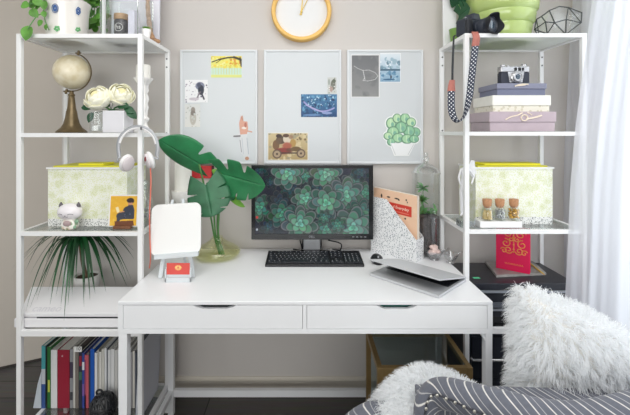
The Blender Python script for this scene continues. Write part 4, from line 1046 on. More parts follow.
# keyboard
k0, k1 = 1.675, 1.835
kx0, kx1 = PX(265, k0), PX(364.3, k0)
kb_ = thing('keyboard', 'black full-size keyboard in front of the monitor', 'keyboard', ((kx0+kx1)/2, (k0+k1)/2, ZD))
bm = B(); bm.prism([Vector((kx0, k0, ZD)), Vector((kx0, k1, ZD)), Vector((kx0, k1, ZD+.022)), Vector((kx0, k0+.006, ZD+.012)), Vector((kx0, k0, ZD+.008))], (kx1-kx0, 0, 0), .002); bm.build('case', mat('keyboard_case', (22, 24, 28), .35), kb_)
kt = lambda y: ZD+.012+.010*(y-k0-.006)/(k1-k0-.006)
m_key = mat('key_black', (34, 37, 43), .4); m_leg = mat('key_legend', (206, 208, 212), .5)
bm = B(); bl = B()
def key(x0, x1, y0, y1, mark=True):
    z = kt((y0+y1)/2); n = Vector((0, 0, .007))
    a, s_ = .0008, .0022
    bm.prism([Vector((x0+a, y0+a, kt(y0)+.0002)), Vector((x1-a, y0+a, kt(y0)+.0002)), Vector((x1-a, y1-a, kt(y1)+.0002)), Vector((x0+a, y1-a, kt(y1)+.0002))], (0, 0, .0055))
    if mark:
        xm = x0+(x1-x0)*.32; zt2 = kt((y0+y1)/2)+.00605; bl.box(xm-.0018, xm+.0018, (y0+y1)/2+.0006, (y0+y1)/2+.0046, zt2-.0003, zt2+.0001)
u = (kx1-kx0-.02)/22.6; X0 = kx0+.010; yv0 = k0+.012; pv = .0205
rows = [[1.25, 1.25, 1.25, 6.25, 1.25, 1.25, 1.25, 1.25], [2.25]+[1]*10+[2.75], [1.75]+[1]*11+[2.25], [1.5]+[1]*12+[1.5], [1]*13+[2], [1, -1, 1, 1, 1, 1, -.5, 1, 1, 1, 1, -.5, 1, 1, 1, 1]]
for r_, row in enumerate(rows):
    x = X0; y = yv0+r_*pv+(.004 if r_ == 5 else 0)
    for wdt in row:
        if wdt > 0: key(x, x+wdt*u, y, y+pv-.002, wdt < 3)
        x += abs(wdt)*u
    nav = X0+15.3*u
    if r_ in (0, 3, 4, 5):
        for k in range(3): key(nav+k*u, nav+(k+1)*u, y, y+pv-.002)
    if r_ == 1: key(nav+u, nav+2*u, y, y+pv-.002)
    if r_ < 5:
        num = X0+18.6*u
        for k in range(4): key(num+k*u, num+(k+1)*u, y, y+pv-.002)
bm.build('keys', m_key, kb_); bl.build('key_legends', m_leg, kb_)
B().box((kx0+kx1)/2-.008, (kx0+kx1)/2+.008, k1-.0105, k1-.0065, kt(k1-.0085)-.001, kt(k1-.0085)+.0005).build('logo_plate', m_lg, kb_)
# mouse
msY = 1.735; msx = PX(377, msY)
ms = thing('mouse', 'small black mouse behind the half-open laptop', 'mouse', (msx, msY, ZD))
B().ball((msx, msY, ZD+.0125), 1, (.027, .045, .024), u=24, v=16, fn=lambda q: Vector((q.x, q.y, max(q.z, -.52)))).build('shell', m_black, ms, smooth=60)
B().box(msx-.0265, msx+.0265, msY-.03, msY+.03, ZD+.010, ZD+.0125, .001).build('side_band', m_lg, ms)
B().tube([(msx-.003, msY-.027, ZD+.0315), (msx+.003, msY-.027, ZD+.0315)], .006, 12).build('wheel', m_lg, ms, smooth=50)
# laptop, lid nearly shut
zl = .012
A_ = Vector((.2205+.0, 1.573, 0)); Bp = Vector((PX(439, 1.357), 1.357, 0)); Cp_ = Vector((PX(465.5, 1.524), 1.524, 0))
A_.x = PX(369.5, 1.573)
e1 = (A_-Bp); LW = e1.length; e1.normalize(); e2 = Vector((-e1.y, e1.x, 0)); 
if e2.dot(Cp_-Bp) < 0: e2 = -e2
LD = .225
lt = thing('laptop', 'silver laptop with half-closed lid at the desk corner', 'laptop', Bp+e1*LW/2+e2*LD/2+Vector((0, 0, ZD)))
m_alu = mat('laptop_silver', (196, 198, 201), .36, metal=.15); m_deck = mat('laptop_deck', (160, 162, 167), .4)
def LP(a, d, z): return Bp+e1*a+e2*d+Vector((0, 0, ZD+z))
B().prism([LP(0, 0, .001), LP(LW, 0, .001), LP(LW, LD, .001), LP(0, LD, .001)], (0, 0, .010), .002).build('base', m_alu, lt)
bm = B(); bm.prism([LP(.012, .095, .0112), LP(LW-.012, .095, .0112), LP(LW-.012, LD-.03, .0112), LP(.012, LD-.03, .0112)], (0, 0, .0006)); kq = bm.build('keyboard_well', m_black, lt)
bm = B()
for r_ in range(5):
    for k in range(13): a = .016+k*(LW-.032)/13; d = .098+r_*.0185; bm.prism([LP(a, d, .0119), LP(a+.0185, d, .0119), LP(a+.0185, d+.0155, .0119), LP(a, d+.0155, .0119)], (0, 0, .0012))
bm.build('keys', m_key, kq)
bm = B(); bm.prism([LP(LW*.5-.05, .012, .0112), LP(LW*.5+.05, .012, .0112), LP(LW*.5+.05, .078, .0112), LP(LW*.5-.05, .078, .0112)], (0, 0, .0003)); bm.build('trackpad', m_alu, lt)
th = math.radians(12.6)
def LL(a, d, z=0):  # on the lid, d from hinge outward
    return LP(a, LD-d*math.cos(th)+z*math.sin(th), .0125+d*math.sin(th)+z*math.cos(th))
nz_ = LL(0, 0, .006)-LL(0, 0, 0)
ld = B().prism([LL(0, .002), LL(LW, .002), LL(LW, LD), LL(0, LD)], nz_, .0015).build('lid', m_alu, lt)
bm = B(); n2 = LL(0, 0, -.0008)-LL(0, 0, 0)
bm.prism([LL(.006, .012, -.0002), LL(LW-.006, .012, -.0002), LL(LW-.006, LD-.006, -.0002), LL(.006, LD-.006, -.0002)], n2); bm.build('screen', m_blackg, ld)
B().tube([LP(.03, LD-.002, .0115), LP(LW-.03, LD-.002, .0115)], .0025, 8).build('hinge', m_black, lt)
# magazine file with book
m_perf = dotted('perforated_white', (238, 239, 240), (104, 112, 124), 165, .29, .55)
fa, fb = Vector((PX(370.8, dY(251)), dY(251), 0)), Vector((PX(416, dY(262.5)), dY(262.5), 0))
ee = (fb-fa); FL = ee.length; ee.normalize(); ff = Vector((-ee.y, ee.x, 0)); FWd = .075
if ff.y < 0: ff = -ff
ctr = fa+ee*FL/2+ff*FWd/2
mf = thing('magazine_file', 'white perforated magazine file beside the monitor', 'file', ctr+Vector((0, 0, ZD)))
def MP(a, d, z): return fa+ee*a+ff*d+Vector((0, 0, ZD+z))
hl = PZ(196, fa.y)-ZD; hr_ = PZ(240.3, fb.y)-ZD
xk = FL*.37
side = [(0, 0), (FL, 0), (FL, hr_), (xk, hl-.006), (0, hl)]
th_ = .0025
for d in (0, FWd-th_): B().prism([MP(a, d, z) for a, z in side], ff*th_).build('side_panel', m_perf, mf)
B().prism([MP(FL-th_, th_, 0), MP(FL-th_, FWd-th_, 0), MP(FL-th_, FWd-th_, hr_), MP(FL-th_, th_, hr_)], ee*th_).build('front_panel', m_perf, mf)
B().prism([MP(0, th_, 0), MP(0, FWd-th_, 0), MP(0, FWd-th_, hl), MP(0, th_, hl)], ee*th_).build('back_panel', m_perf, mf)
B().prism([MP(th_, th_, 0), MP(FL-th_, th_, 0), MP(FL-th_, FWd-th_, 0), MP(th_, FWd-th_, 0)], (0, 0, .002)).build('bottom_panel', m_white, mf)
# book inside, leaning along the file
bkh = PZ(188, fa.y+.05)-ZD
r = thing('book', 'pink cookbook with a red title band in the magazine file', 'book', MP(FL*.5, .03, .003))
bw = FL-.008; tl = math.radians(4.5); bd_ = .018; d0 = .022
def BK(a, d, z): return MP(.004+a*math.cos(tl)-0*math.sin(tl), d0+d, .0045+z*math.cos(tl)*1+(bw-a)*math.sin(tl)*1)
BH = bkh-.012
cv = Canvas(0, 0, 42, 60, 4, (234, 196, 166)); cv.speck(60, .4, 2, [(238, 202, 172), (228, 186, 156), (240, 208, 180)], 2, a=.5)
for (x, y, a, b) in ((8, 7, .8, 2), (15, 6.8, 1.6, .8), (23, 6.6, 2.2, .7), (25, 7.4, .8, .8), (32, 6, .7, 1), (33, 8, .5, .8), (18, 25, .8, 1), (24, 26, 1, .9), (31, 24, .8, .9)): cv.ell(x, y, a, b, (58, 50, 52))
cv.poly([(0, 11.5), (37, 11.5), (37, 21.5), (0, 21.5)], (206, 64, 50)); cv.line((14, 19.3), (34, 19.3), .8, (226, 130, 112))
for (x, y) in ((20, 33), (26, 38), (31, 35), (34, 44), (29, 50), (22, 46)): cv.ell(x, y, 1.6, 2.4, [(120, 160, 90), (214, 110, 90), (180, 90, 70)][(x+y) % 3], x); cv.ell(x+1, y+2, .7, .7, (70, 64, 60))
cv.mesh('front_cover', lambda u, v: BK(u*bw, -.0006, BH*(1-v)), [m_pict], r)
B().prism([BK(0, 0, 0), BK(bw, 0, 0), BK(bw, 0, BH), BK(0, 0, BH)], ff*bd_).build('pages', mat('page_cream', (240, 232, 220), .7), r)
B().prism([BK(0, bd_+.0002, 0), BK(bw, bd_+.0002, 0), BK(bw, bd_+.0002, BH), BK(0, bd_+.0002, BH)], ff*.0015).build('back_cover', mat('peach_cover', (234, 196, 166), .5), r)
axx = (BK(1, 0, 0)-BK(0, 0, 0)).normalized(); azz = Vector((0, 0, 1)); azz = (azz-axx*azz.dot(axx)).normalized(); ayy = axx.cross(azz)
p = BK(bw*.56, -.0010, BH*(1-15.2/60))
Mx = Matrix(((axx.x, azz.x, -ayy.x, p.x), (axx.y, azz.y, -ayy.y, p.y), (axx.z, azz.z, -ayy.z, p.z), (0, 0, 0, 1)))
text('title_lettering', 'Bread Everyday', .0195, Mx, mat('title_cream', (246, 226, 206), .5), r)
# terrarium
tY = 1.865
tx = PX(425.9, tY); tr = 13.4*tY/FOC
te = thing('terrarium', 'tall lidded glass terrarium with a small fern', 'terrarium', (tx, tY, ZD))
zT = lambda y: PZ(y, tY)-ZD
h1 = zT(174)
B().lathe([(0, .001), (tr*.93, .001), (tr*.97, .006), (tr, .03), (tr, h1), (tr*.965, h1), (tr*.965, .03), (tr*.9, .008), (0, .007)], (tx, tY, ZD), 36).build('jar', m_clear, te, smooth=50)
B().lathe([(0, .009), (tr*.88, .009), (tr*.95, .03), (tr*.95, zT(216)), (tr*.7, zT(214)), (0, zT(213))], (tx, tY, ZD), 30).build('soil', mat('dark_soil', (74, 68, 68), .85, var=.5, scale=70), te, smooth=60)
B().lathe([(tr*.98, h1+.001), (tr*1.06, h1+.002), (tr*1.06, h1+.009), (tr*.95, h1+.012), (tr*.8, h1+.028), (tr*.45, h1+.046), (tr*.22, h1+.054), (tr*.16, h1+.060), (tr*.2, h1+.064), (tr*.26, h1+.072), (tr*.2, h1+.082), (tr*.1, h1+.088), (tr*.16, h1+.095), (tr*.1, h1+.104), (0, h1+.105)], (tx, tY, ZD), 32).build('lid', glass('lid_glass', (250, 251, 252), .10, edge=.7), te, smooth=50)
bm = B(); gq = random.Random(12)
for (bx_, by_, n_) in ((421, 208, 40), (422, 196, 34), (423, 184, 26), (428, 210, 24), (436, 206, 10)):
    b0 = W(bx_, by_+5, tY)
    for k in range(n_):
        a = gq.uniform(0, 6.28); el = gq.uniform(-.3, 1.2); d = Vector((math.cos(a)*math.cos(el), math.sin(a)*math.cos(el), math.sin(el)))
        L_ = gq.uniform(.026, .048); q = b0+d*L_; 
        rad = math.hypot(q.x-tx, q.y-tY)
        if rad > tr*.88: L_ *= .5
        small_leaf(bm, b0, d, (d.z*-math.cos(a)+.2, -d.z*math.sin(a)-.4, 1), L_, .0062)
    bm.tube([Vector((b0.x, b0.y, ZD+zT(218))), b0], .0018, 6)
bm.build('fern', mat('fern_green', (106, 164, 100), .5, var=.3, scale=40), te, smooth=60)
# glass bird dishes with pink shells
for (px, py, Y_, R_, lab, shell) in ((434, 259.5, 1.70, .040, 'clear glass dish heaped with pale pink shells', 1), (450.5, 263, 1.655, .032, 'small wavy-edged clear glass dish beside the shelf post', 0)):
    Y_ = dY(py); gx = PX(px, Y_)
    r = thing('glass_dish', lab, 'dish', (gx, Y_, ZD))
    B().lathe([(0, .001), (R_*.55, .001), (R_*.6, .004), (R_*.5, .009), (R_*.8, .022), (R_*1.02, .036), (R_*1.14, .042), (R_*1.1, .043), (R_*.95, .037), (R_*.72, .024), (R_*.4, .012), (0, .010)], (gx, Y_, ZD), 36, mod=lambda a, z: 1+(.10*math.cos(5*a) if z > .03 else 0)).build('dish', glass('dish_glass', (252, 252, 253), .06, edge=.45), r, smooth=60)
    bm = B()
    if not shell: bm.tube(smoothpath([(gx+R_, Y_, ZD+.040), (gx+R_*1.5, Y_, ZD+.052), (gx+R_*1.8, Y_+.005, ZD+.046)], 5), [.005, .005, .0045, .004, .004, .0035, .003, .003, .003, .002, .002], 8); bm.build('spout', MATS['dish_glass'], r, smooth=60)
    else:
        bm.tube(smoothpath([(gx+R_, Y_, ZD+.038), (gx+R_*1.5, Y_, ZD+.05), (gx+R_*1.75, Y_+.005, ZD+.053)], 5), .0022, 8); bm.build('spout', MATS['dish_glass'], r, smooth=60)
        gq = random.Random(6); ms_ = mat('pink_shell', (226, 200, 194), .35, var=.1, scale=60)
        for k in range(9):
            a = k*2.4; q = R_*.5*math.sqrt((k+.4)/9); zz_ = ZD+.022+(.016 if k < 4 else .0)+.006*(k % 2)
            o = B().lathe([(0, 0), (.005, .001), (.012, .006), (.0145, .012), (.010, .018), (.003, .022), (0, .023)], (gx+q*math.cos(a), Y_+q*math.sin(a), zz_), 14, mod=lambda t, z: 1+.1*math.cos(7*t)).build('shell', ms_, None, smooth=60)
            tag(o, 'pale pink shell in the clear glass dish', 'shell', 'shells in the glass dish')
# vase with monstera
vY = 1.812; vx = PX(217.5, vY); vr = .108
va = thing('monstera_vase', 'squat round glass vase of cut monstera leaves', 'plant', (vx, vY, ZD))
m_vase = glass('yellow_tinted_glass', (253, 253, 242), .04, edge=.22)
prof = [(0, .001), (vr*.70, .001), (vr*.88, .006), (vr*.98, .018), (vr, .026), (vr*.95, .036), (vr*.78, .050), (vr*.55, .064), (vr*.34, .079), (vr*.24, .090), (vr*.24, .096)]
inn = [(vr*.215, .096), (vr*.215, .089), (vr*.31, .077), (vr*.52, .062), (vr*.75, .048), (vr*.91, .034), (vr*.955, .026), (vr*.94, .018), (vr*.84, .009), (0, .006)]
B().lathe(prof+inn, (vx, vY, ZD), 44).build('vase', m_vase, va, smooth=50)
B().lathe([(0, .0065), (vr*.82, .0095), (vr*.92, .0185), (vr*.935, .026), (vr*.90, .031), (0, .031)], (vx, vY, ZD), 40).build('water', glass('pale_water', (254, 254, 246), .02, edge=.1), va, smooth=50)
st = B(); ML = B(); ML2 = B(); ML3 = B()
mouth = Vector((vx-.005, vY-.01, ZD+.10)); bot = Vector((vx+.01, vY, ZD+.012))
def petiole(pts, r): st.tube(smoothpath(pts, 6), r, 8)
b1 = W(199, 164, 1.74); b2 = W(206, 185, 1.70); b3 = W(222, 174, 1.73); b4 = W(228, 193, 1.76)
petiole([bot, mouth+Vector((-.008, 0, 0)), W(211, 218, 1.77), W(204, 185, 1.76), b1], .0042)
petiole([bot+Vector((.01, 0, 0)), mouth, W(214, 215, 1.77), W(212, 196, 1.75), b2+Vector((0, .004, 0))], .0042)
petiole([bot+Vector((.02, 0, 0)), mouth+Vector((.012, 0, 0)), W(219, 214, 1.78), W(221, 194, 1.77), b3+Vector((0, .004, 0))], .0045)
petiole([bot+Vector((0, .01, 0)), mouth+Vector((.006, .01, 0)), W(218, 212, 1.80), b4], .003)
k = 1.74/FOC
leaf_blade(ML, b1, W(158.6, 140, 1.66), (.55, -.35, .8), 19*k, 13.5*k, cup=.22, heart=.36, slits=((0, .22, .5, .05),), fold=.02)
leaf_blade(ML3, b2, W(212, 216.5, 1.655), (1, .05, .1), 21*k, 21*k, cup=-.18, heart=.44, slits=[(s_, t_+.04*s_, d_, .020) for s_ in (0, 1) for t_, d_ in ((.24, .5), (.50, .45), (.74, .6))], sweep=.34, fold=.02)
leaf_blade(ML, b3, W(265, 186, 1.66), (.15, -.3, 1), 19*k, 21*k, cup=.18, heart=.34, slits=((0, .20, .4, .05), (0, .52, .45, .06), (1, .42, .7, .02), (1, .64, .65, .02)), fold=.03)
leaf_blade(ML2, b4, W(245, 207, 1.72), (.2, -.3, 1), 3.6*k, 4.5*k, cup=.3, heart=.1)
leaf_blade(ML2, W(224, 178, 1.76), W(212, 170, 1.75), (.4, -.2, 1), 5*k, 4*k, cup=.2, heart=.1)
leaf_blade(ML, W(228, 190, 1.75), W(234, 200, 1.74), (1, -.2, .1), 6*k, 6*k, cup=.2, heart=.2)
m_leaf3 = MATS['monstera_green']
ML3.build('dark_leaf', mat('dull_monstera_green', (52, 106, 74), .5, var=.25, scale=14), va, solid=.0008, recalc=False); ML.build('leaves', m_leaf, va, solid=.0008, recalc=False); ML2.build('young_leaves', m_leaf2, va, solid=.0008, recalc=False); st.build('stalks', m_stem, va, smooth=60)
# pillar candle on a white stand behind the easel
cY_ = 1.86; cxx_ = PX(183.2, cY_)
zc_ = lambda y: PZ(y, cY_)-ZD
r = thing('pillar_candle_holder', 'white turned candle holder carrying a thick candle beside the monstera', 'candle holder', (cxx_, cY_, ZD))
zt2 = zc_(190.5)
B().lathe([(0, 0), (.052, 0), (.054, .008), (.046, .018), (.030, .030), (.022, .06), (.026, .11), (.034, .15), (.024, .18), (.024, zt2-.07), (.036, zt2-.055), (.050, zt2-.03), (.054, zt2-.008), (.054, zt2), (0, zt2)], (cxx_, cY_, ZD), 32).build('holder', m_cer, r, smooth=50)
o = B().lathe([(0, zt2+.0005), (.039, zt2+.0005), (.0395, zt2+.004), (.0395, zc_(161.5)), (.036, zc_(160.5)), (.02, zc_(162)), (0, zc_(162))], (cxx_, cY_, ZD), 32).build('pillar_candle', MATS['candle_wax'], None, smooth=50, origin=(cxx_, cY_, ZD+zt2)); tag(o, 'thick white pillar candle on the turned holder behind the monstera leaf', 'candle')
# mini easel with a rounded white tile
eY = dY(278.5)
er = thing('mini_easel', 'small white tabletop easel by the desk edge', 'easel', (PX(177, eY), eY+.05, ZD))
er0 = Matrix.Rotation(0, 3, 'X')
tiltx = math.radians(9)
def EP(px, py, d=0):   # on the leaning front plane of the easel
    a = W(px, py, eY); h = (a.z-ZD); return Vector((a.x, eY+h*math.tan(tiltx)+d, a.z))
m_eas = mat('easel_white', (208, 214, 217), .5)
for (a, b) in (((162.5, 277), (171.5, 201)), ((195, 276.5), (178.5, 200))):
    if a[0] < 170: q0, q1 = EP(157.8, 278), EP(167, 202)
    else: q0, q1 = EP(190.5, 277), EP(177.5, 201)
    w_ = Vector((.0165, 0, 0)); B().prism([q0, q0+w_, q1+w_*.62, q1], (0, .007, 0)).build('front_leg', m_eas, er)
q0 = EP(172.5, 215); q1 = Vector((q0.x, eY+.15, ZD))
B().prism([q0+Vector((0, .008, 0)), q0+Vector((.009, .008, 0)), q1+Vector((.009, 0, 0)), q1], (0, .008, .0)).build('back_leg', m_eas, er)
a, b = EP(154.5, 258.5), EP(198, 255.5)
B().prism([EP(154.5, 259), EP(198, 255.8), EP(198, 251.6), EP(154.5, 254.8)], (0, -.020, 0)).build('ledge', m_eas, er)
# tile
def rrect(x0, y0, x1, y1, r_, n=7):
    out = []
    for cx_, cy_, a0 in ((x1-r_, y0+r_, -90), (x1-r_, y1-r_, 0), (x0+r_, y1-r_, 90), (x0+r_, y0+r_, 180)):
        for k in range(n): a = math.radians(a0+90*k/(n-1)); out.append((cx_+r_*math.cos(a), cy_+r_*math.sin(a)))
    return out
pts = rrect(151, 203.8, 199.2, 254.6, 6.5)
def sk(x, y): # the tile sits slightly askew
    u, v = (x-151)/48.2, (y-203.8)/50.8
    return EP(148.0+u*(50.2)+v*1.8, 207+v*49.8-u*2.8*(1-v)-u*3.2*v, -.0085)
B().prism([sk(*p) for p in pts], (0, .0078, 0), .0012).build('drawing_tile', m_paper, None, origin=sk(175, 254.6))
o = bpy.data.objects['drawing_tile']; tag(o, 'blank white rounded tile propped on the small easel', 'tile')
# card holder
hY = eY-.035
a, b = PX(165.2, hY), PX(191, hY)
zy = lambda y: PZ(y, hY)
hh = thing('card_holder', 'small white card holder in front of the easel', 'card holder', ((a+b)/2, hY, ZD))
bm = B(); bm.box(a, b, hY-.004, hY+.004, ZD, ZD+.017, .001); bm.box(a, b, hY+.0052, hY+.0085, ZD, ZD+.056, .001); bm.box(a, a+.004, hY-.004, hY+.0052, ZD, ZD+.05); bm.box(b-.004, b, hY-.004, hY+.0052, ZD, ZD+.05)
bm.build('holder', m_eas, hh)
c = Canvas(166.5, 262, 190, 275, 4, (214, 84, 76)); 
for k in range(10):
    q = k*2*PI/10; c.ell(178.2+2.3*math.cos(q), 267.3+1.8*math.sin(q), 1.2, .9, (240, 196, 120), q)
c.line((178.2, 264.6), (178.2, 270.4), .5, (222, 130, 96)); c.line((175, 268.6), (181.4, 268.6), .5, (222, 130, 96))
o = c.mesh('business_card', rect_place(166.7, 263, 189.8, 274.5, hY+.0045), [m_pict], None, solid=.0006); tag(o, 'red card with gold emblem standing in the card holder', 'card')
# headphones hooked to the front post
pxY = 1.522
hp_ = thing('headphones', 'white over-ear headphones hanging on the shelf post', 'headphones', W(139, 168, pxY))
m_hp = mat('headphone_white', (236, 234, 234), .35, coat=.2); m_hg = mat('headphone_grey', (166, 168, 172), .35, metal=.3)
arc = smoothpath([W(119.5, 158, pxY), W(118.2, 146, pxY), W(121, 136.5, pxY), W(128.5, 129.2, pxY), W(138, 126.8, pxY), W(148, 129.6, pxY), W(154.8, 137, pxY), W(157.6, 147, pxY), W(156.8, 156, pxY)], 6)
B().tube(arc, .0078, 10, flat=.42).build('headband', m_hg, hp_, smooth=60)
B().tube([p+Vector((0, -.001, 0))-(p-W(138, 150, pxY)).normalized()*.004 for p in arc[8:-8]], .0058, 8, flat=.4).build('band_padding', m_hp, hp_, smooth=60)
for (x, y, sg) in ((126.5, 163, -1), (150.6, 160, 1)):
    ce = W(x, y, pxY); Rm = Matrix.Rotation(sg*.55, 3, 'Z') @ Matrix.Rotation(sg*-.3, 3, 'Y')
    bm = B(); bm.ball(ce, 1, (.0145, .030, .036), rot=Rm); cu_ = bm.build('ear_cup', m_hp, hp_, smooth=80)
    bm = B(); bm.ball(ce+Rm @ Vector((-sg*-.0 , 0, 0))+Rm @ Vector((-sg*.013, 0, 0)), 1, (.009, .026, .031), rot=Rm); bm.build('ear_pad', mat('pad_pale', (214, 206, 208), .7) if sg < 0 else MATS['pad_pale'], cu_, smooth=80)
    bm = B(); yk = arc[0] if sg < 0 else arc[-1]
    bm.tube(smoothpath([yk+Vector((0, 0, .006)), yk+Vector((sg*.006, -.004, -.012)), ce+Vector((sg*.012, -.006, .012)), ce+Vector((sg*.004, -.01, 0))], 5), .0034, 8); bm.build('yoke', m_hg, hp_, smooth=60)
ce = W(149.2, 158.6, pxY); bm = B(); bm.ball(ce+Vector((-.004, -.028, 0)), 1, (.0035, .003, .010)); bm.build('red_mark', mat('dark_red_mark', (122, 40, 46), .5), hp_, smooth=80)
cab = smoothpath([W(150.4, 168, pxY-.005), W(150.9, 182, pxY-.006), W(150.4, 196, pxY-.006), W(149.6, 215, pxY), W(150.0, 240, pxY+.02), W(150.6, 258, 1.56), W(149.5, 268, 1.60)], 6)
B().tube(cab, .0028, 7).build('cable', mat('coral_cable', (224, 122, 104), .5), hp_, smooth=60)
B().tube([W(141, 129.2, 1.5385), W(141, 129.2, 1.5425-.004), W(141, 129.2, 1.512), W(141, 127.0, 1.508)], .003, 8).build('hook', m_screw, hp_, smooth=60)
# ------------------------------------------------------------------ right tower, top
Zr = RZ[0]+.0005
# lime vase, ribbed
vY = 1.755; vx = PX(502, vY); k = .95*vY/FOC
va = thing('ribbed_vase', 'large lime green ribbed vase behind the black camera', 'vase', (vx, vY, Zr))
zv = lambda y: PZ(y, vY)-Zr
rad = [(24.5, 33.5), (26.5, 31), (27.2, 27), (28.4, 21.5), (28.0, 19.8), (30.2, 18), (31.6, 12), (31.4, 9.5), (33.5, 7.5), (34.5, 1), (34.2, -2), (35.5, -5), (36.4, -16), (34, -30), (30, -38)]
z0 = zv(33.5)
P_ = [(0, .001), (24.5*k*.98, .001)]+[(r*k, max(.004, zv(y)-z0*(1 if y > 30 else max(0, (y+38)/68)))) for r, y in rad[1:]]
P_ += [(28*k, P_[-1][1]), (31*k, .2), (24*k, .02), (0, .018)]
B().lathe(P_, (vx, vY, Zr), 44).build('vase', mat('lime_glaze', (176, 196, 118), .25, coat=.5, var=.08, scale=8), va, smooth=38)
# DSLR camera
dY_ = 1.625
dc = thing('slr_camera', 'black single-lens reflex camera with polka dot strap', 'camera', (PX(476, dY_), dY_, Zr))
m_cam = mat('camera_black', (40, 46, 58), .45, bump=.15, scale=500); m_camg = mat('camera_rubber', (24, 27, 35), .65)
Mc = Matrix.Translation((PX(471, 1.662), 1.662, Zr)) @ Matrix.Rotation(math.radians(26), 4, 'Z')
s = 1.0
B(Mc).box(-.062, .062, -.028, .028, .0005, .073, .009, 3).build('body', m_cam, dc, smooth=40)
B(Mc).prism([(-.026, -.03, .070), (.026, -.03, .070), (.016, -.03, .098), (-.016, -.03, .098)], (0, .05, 0), .004).build('viewfinder_hump', m_cam, dc, smooth=40)
B(Mc).box(-.066, -.034, -.042, -.022, .002, .066, .009, 3).build('grip', m_camg, dc, smooth=40)
B(Mc).box(-.035, -.018, -.0292, -.0275, .012, .045, .002).build('badge_recess', m_camg, dc)
B(Mc).lathe([(0, .0735), (.010, .0735), (.010, .084), (.009, .086), (0, .086)], (.042, 0, 0), 18).build('mode_dial', m_camg, dc, smooth=40)
B(Mc).lathe([(0, .0735), (.006, .0735), (.006, .079), (0, .080)], (-.048, -.012, 0), 14).build('shutter_button', m_screw, dc, smooth=40)
Ml = Mc @ Matrix.Translation((.010, -.028, .036)) @ Matrix.Rotation(PI/2, 4, 'X') @ Matrix.Rotation(math.radians(2), 4, 'Y')
b = B(Ml); b.lathe([(.0, 0), (.032, 0), (.033, .012), (.031, .014), (.033, .016), (.034, .045), (.0325, .047), (.035, .05), (.035, .066), (.030, .070), (.027, .066), (.0, .062)], n=36)
ln = b.build('lens', m_cam, dc, smooth=40)
B(Ml).lathe([(0, .066), (.012, .0655), (.024, .063), (.024, .0625), (0, .0625)], n=28).build('front_glass', mat('lens_glass', (52, 70, 86), .05, coat=1), ln, smooth=60)
def hood(a, z): return 1
bm = B(Ml); rows = []
for i in range(41):
    a = 2*PI*i/40; top = .085+.007*math.cos(4*a+.6)
    rows.append([Vector((r*math.cos(a), r*math.sin(a), z)) for r, z in ((.0352, .060), (.040, .068), (.045, top), (.0425, top), (.038, .069))])
bm.grid(rows); bm.build('lens_hood', m_camg, dc, smooth=60)
# strap: tan leather ends and dotted webbing
m_tan = mat('tan_leather', (172, 104, 92), .55, var=.15, scale=50)
m_pd = mat('polka_webbing', (44, 50, 66), .7)
N, L = nt(m_pd); at = N.new('ShaderNodeUVMap'); at.uv_map = 'UVMap'
vo = N.new('ShaderNodeTexVoronoi'); vo.voronoi_dimensions = '2D'; vo.inputs['Randomness'].default_value = 0; vo.inputs['Scale'].default_value = 1
mp = N.new('ShaderNodeMapping'); mp.inputs['Rotation'].default_value = (0, 0, PI/4)
rp = N.new('ShaderNodeValToRGB'); rp.color_ramp.elements[0].position = .20; rp.color_ramp.elements[1].position = .27
rp.color_ramp.elements[0].color = (*lin((226, 228, 232)), 1); rp.color_ramp.elements[1].color = (*lin((44, 50, 66)), 1)
L.new(at.outputs['UV'], mp.inputs['Vector']); L.new(mp.outputs[0], vo.inputs['Vector']); L.new(vo.outputs['Distance'], rp.inputs['Fac']); L.new(rp.outputs['Color'], N['Principled BSDF'].inputs['Base Color'])
def band(pts, wid, name, m, parent, across, per=.0112, thick=.0018):
    P_ = smoothpath(pts, 8); me = bpy.data.meshes.new(name); V = []; F = []; U = []
    s_ = 0; across = [Vector(a) for a in across]; n = len(P_)
    for i, p in enumerate(P_):
        f = i/(n-1)*(len(across)-1); q = min(int(f), len(across)-2) if len(across) > 1 else 0
        a = across[0] if len(across) == 1 else across[q].lerp(across[q+1], f-q); a = a.normalized()
        wd = wid if not hasattr(wid, '__len__') else wid[0]+(wid[1]-wid[0])*i/(n-1)
        if i: s_ += (p-P_[i-1]).length
        for j in range(4):
            t = j/3-.5; V.append(tuple(p+a*wd*t)); U.append((s_/per, wd*t/per))
    for i in range(n-1):
        for j in range(3): F.append((i*4+j, i*4+j+1, (i+1)*4+j+1, (i+1)*4+j))
    me.from_pydata(V, [], F); uv = me.uv_layers.new(name='UVMap')
    for lp in me.loops: uv.data[lp.index].uv = U[lp.vertex_index]
    return link(name, me, m, parent, smooth=70, solid=thick)
sY = 1.556
band([Vector((PX(475, 1.585), 1.588, Zr+.003)), Vector((PX(475, 1.572), 1.574, Zr+.0028)), Vector((PX(475.6, sY), 1.562, Zr-.004)), W(476.4, 38, sY), W(475.2, 46.5, sY)], (.024, .031), 'strap_leather', m_tan, dc, [(1, 0, 0)])
web = [W(475.4, 46, sY-.002), W(473.6, 60, sY-.004), W(471.6, 78, sY-.006), W(469.2, 98, sY-.008), W(465.6, 113, sY-.012), W(459.6, 121.6, sY-.02), W(454, 118, sY-.016), W(451.4, 108, sY-.006), W(451.3, 91, sY+.004)]
band(web, .029, 'strap_webbing', m_pd, dc, [(1, 0, .1), (1, 0, .12), (1, 0, .15), (1, -.1, .3), (.55, -.8, .75), (.3, -1, .3), (.95, -.3, -.2), (1, 0, 0), (1, 0, 0)])
band([W(451.3, 92, sY+.004), W(451.5, 86, sY+.004), W(452.2, 80, sY+.004)], (.034, .022), 'strap_leather', m_tan, dc, [(1, 0, 0)])
P_ = [W(452.3, 81, sY+.004), W(452.6, 66, sY+.006), W(453.2, 50, sY+.008), W(453.6, 41, 1.572)]
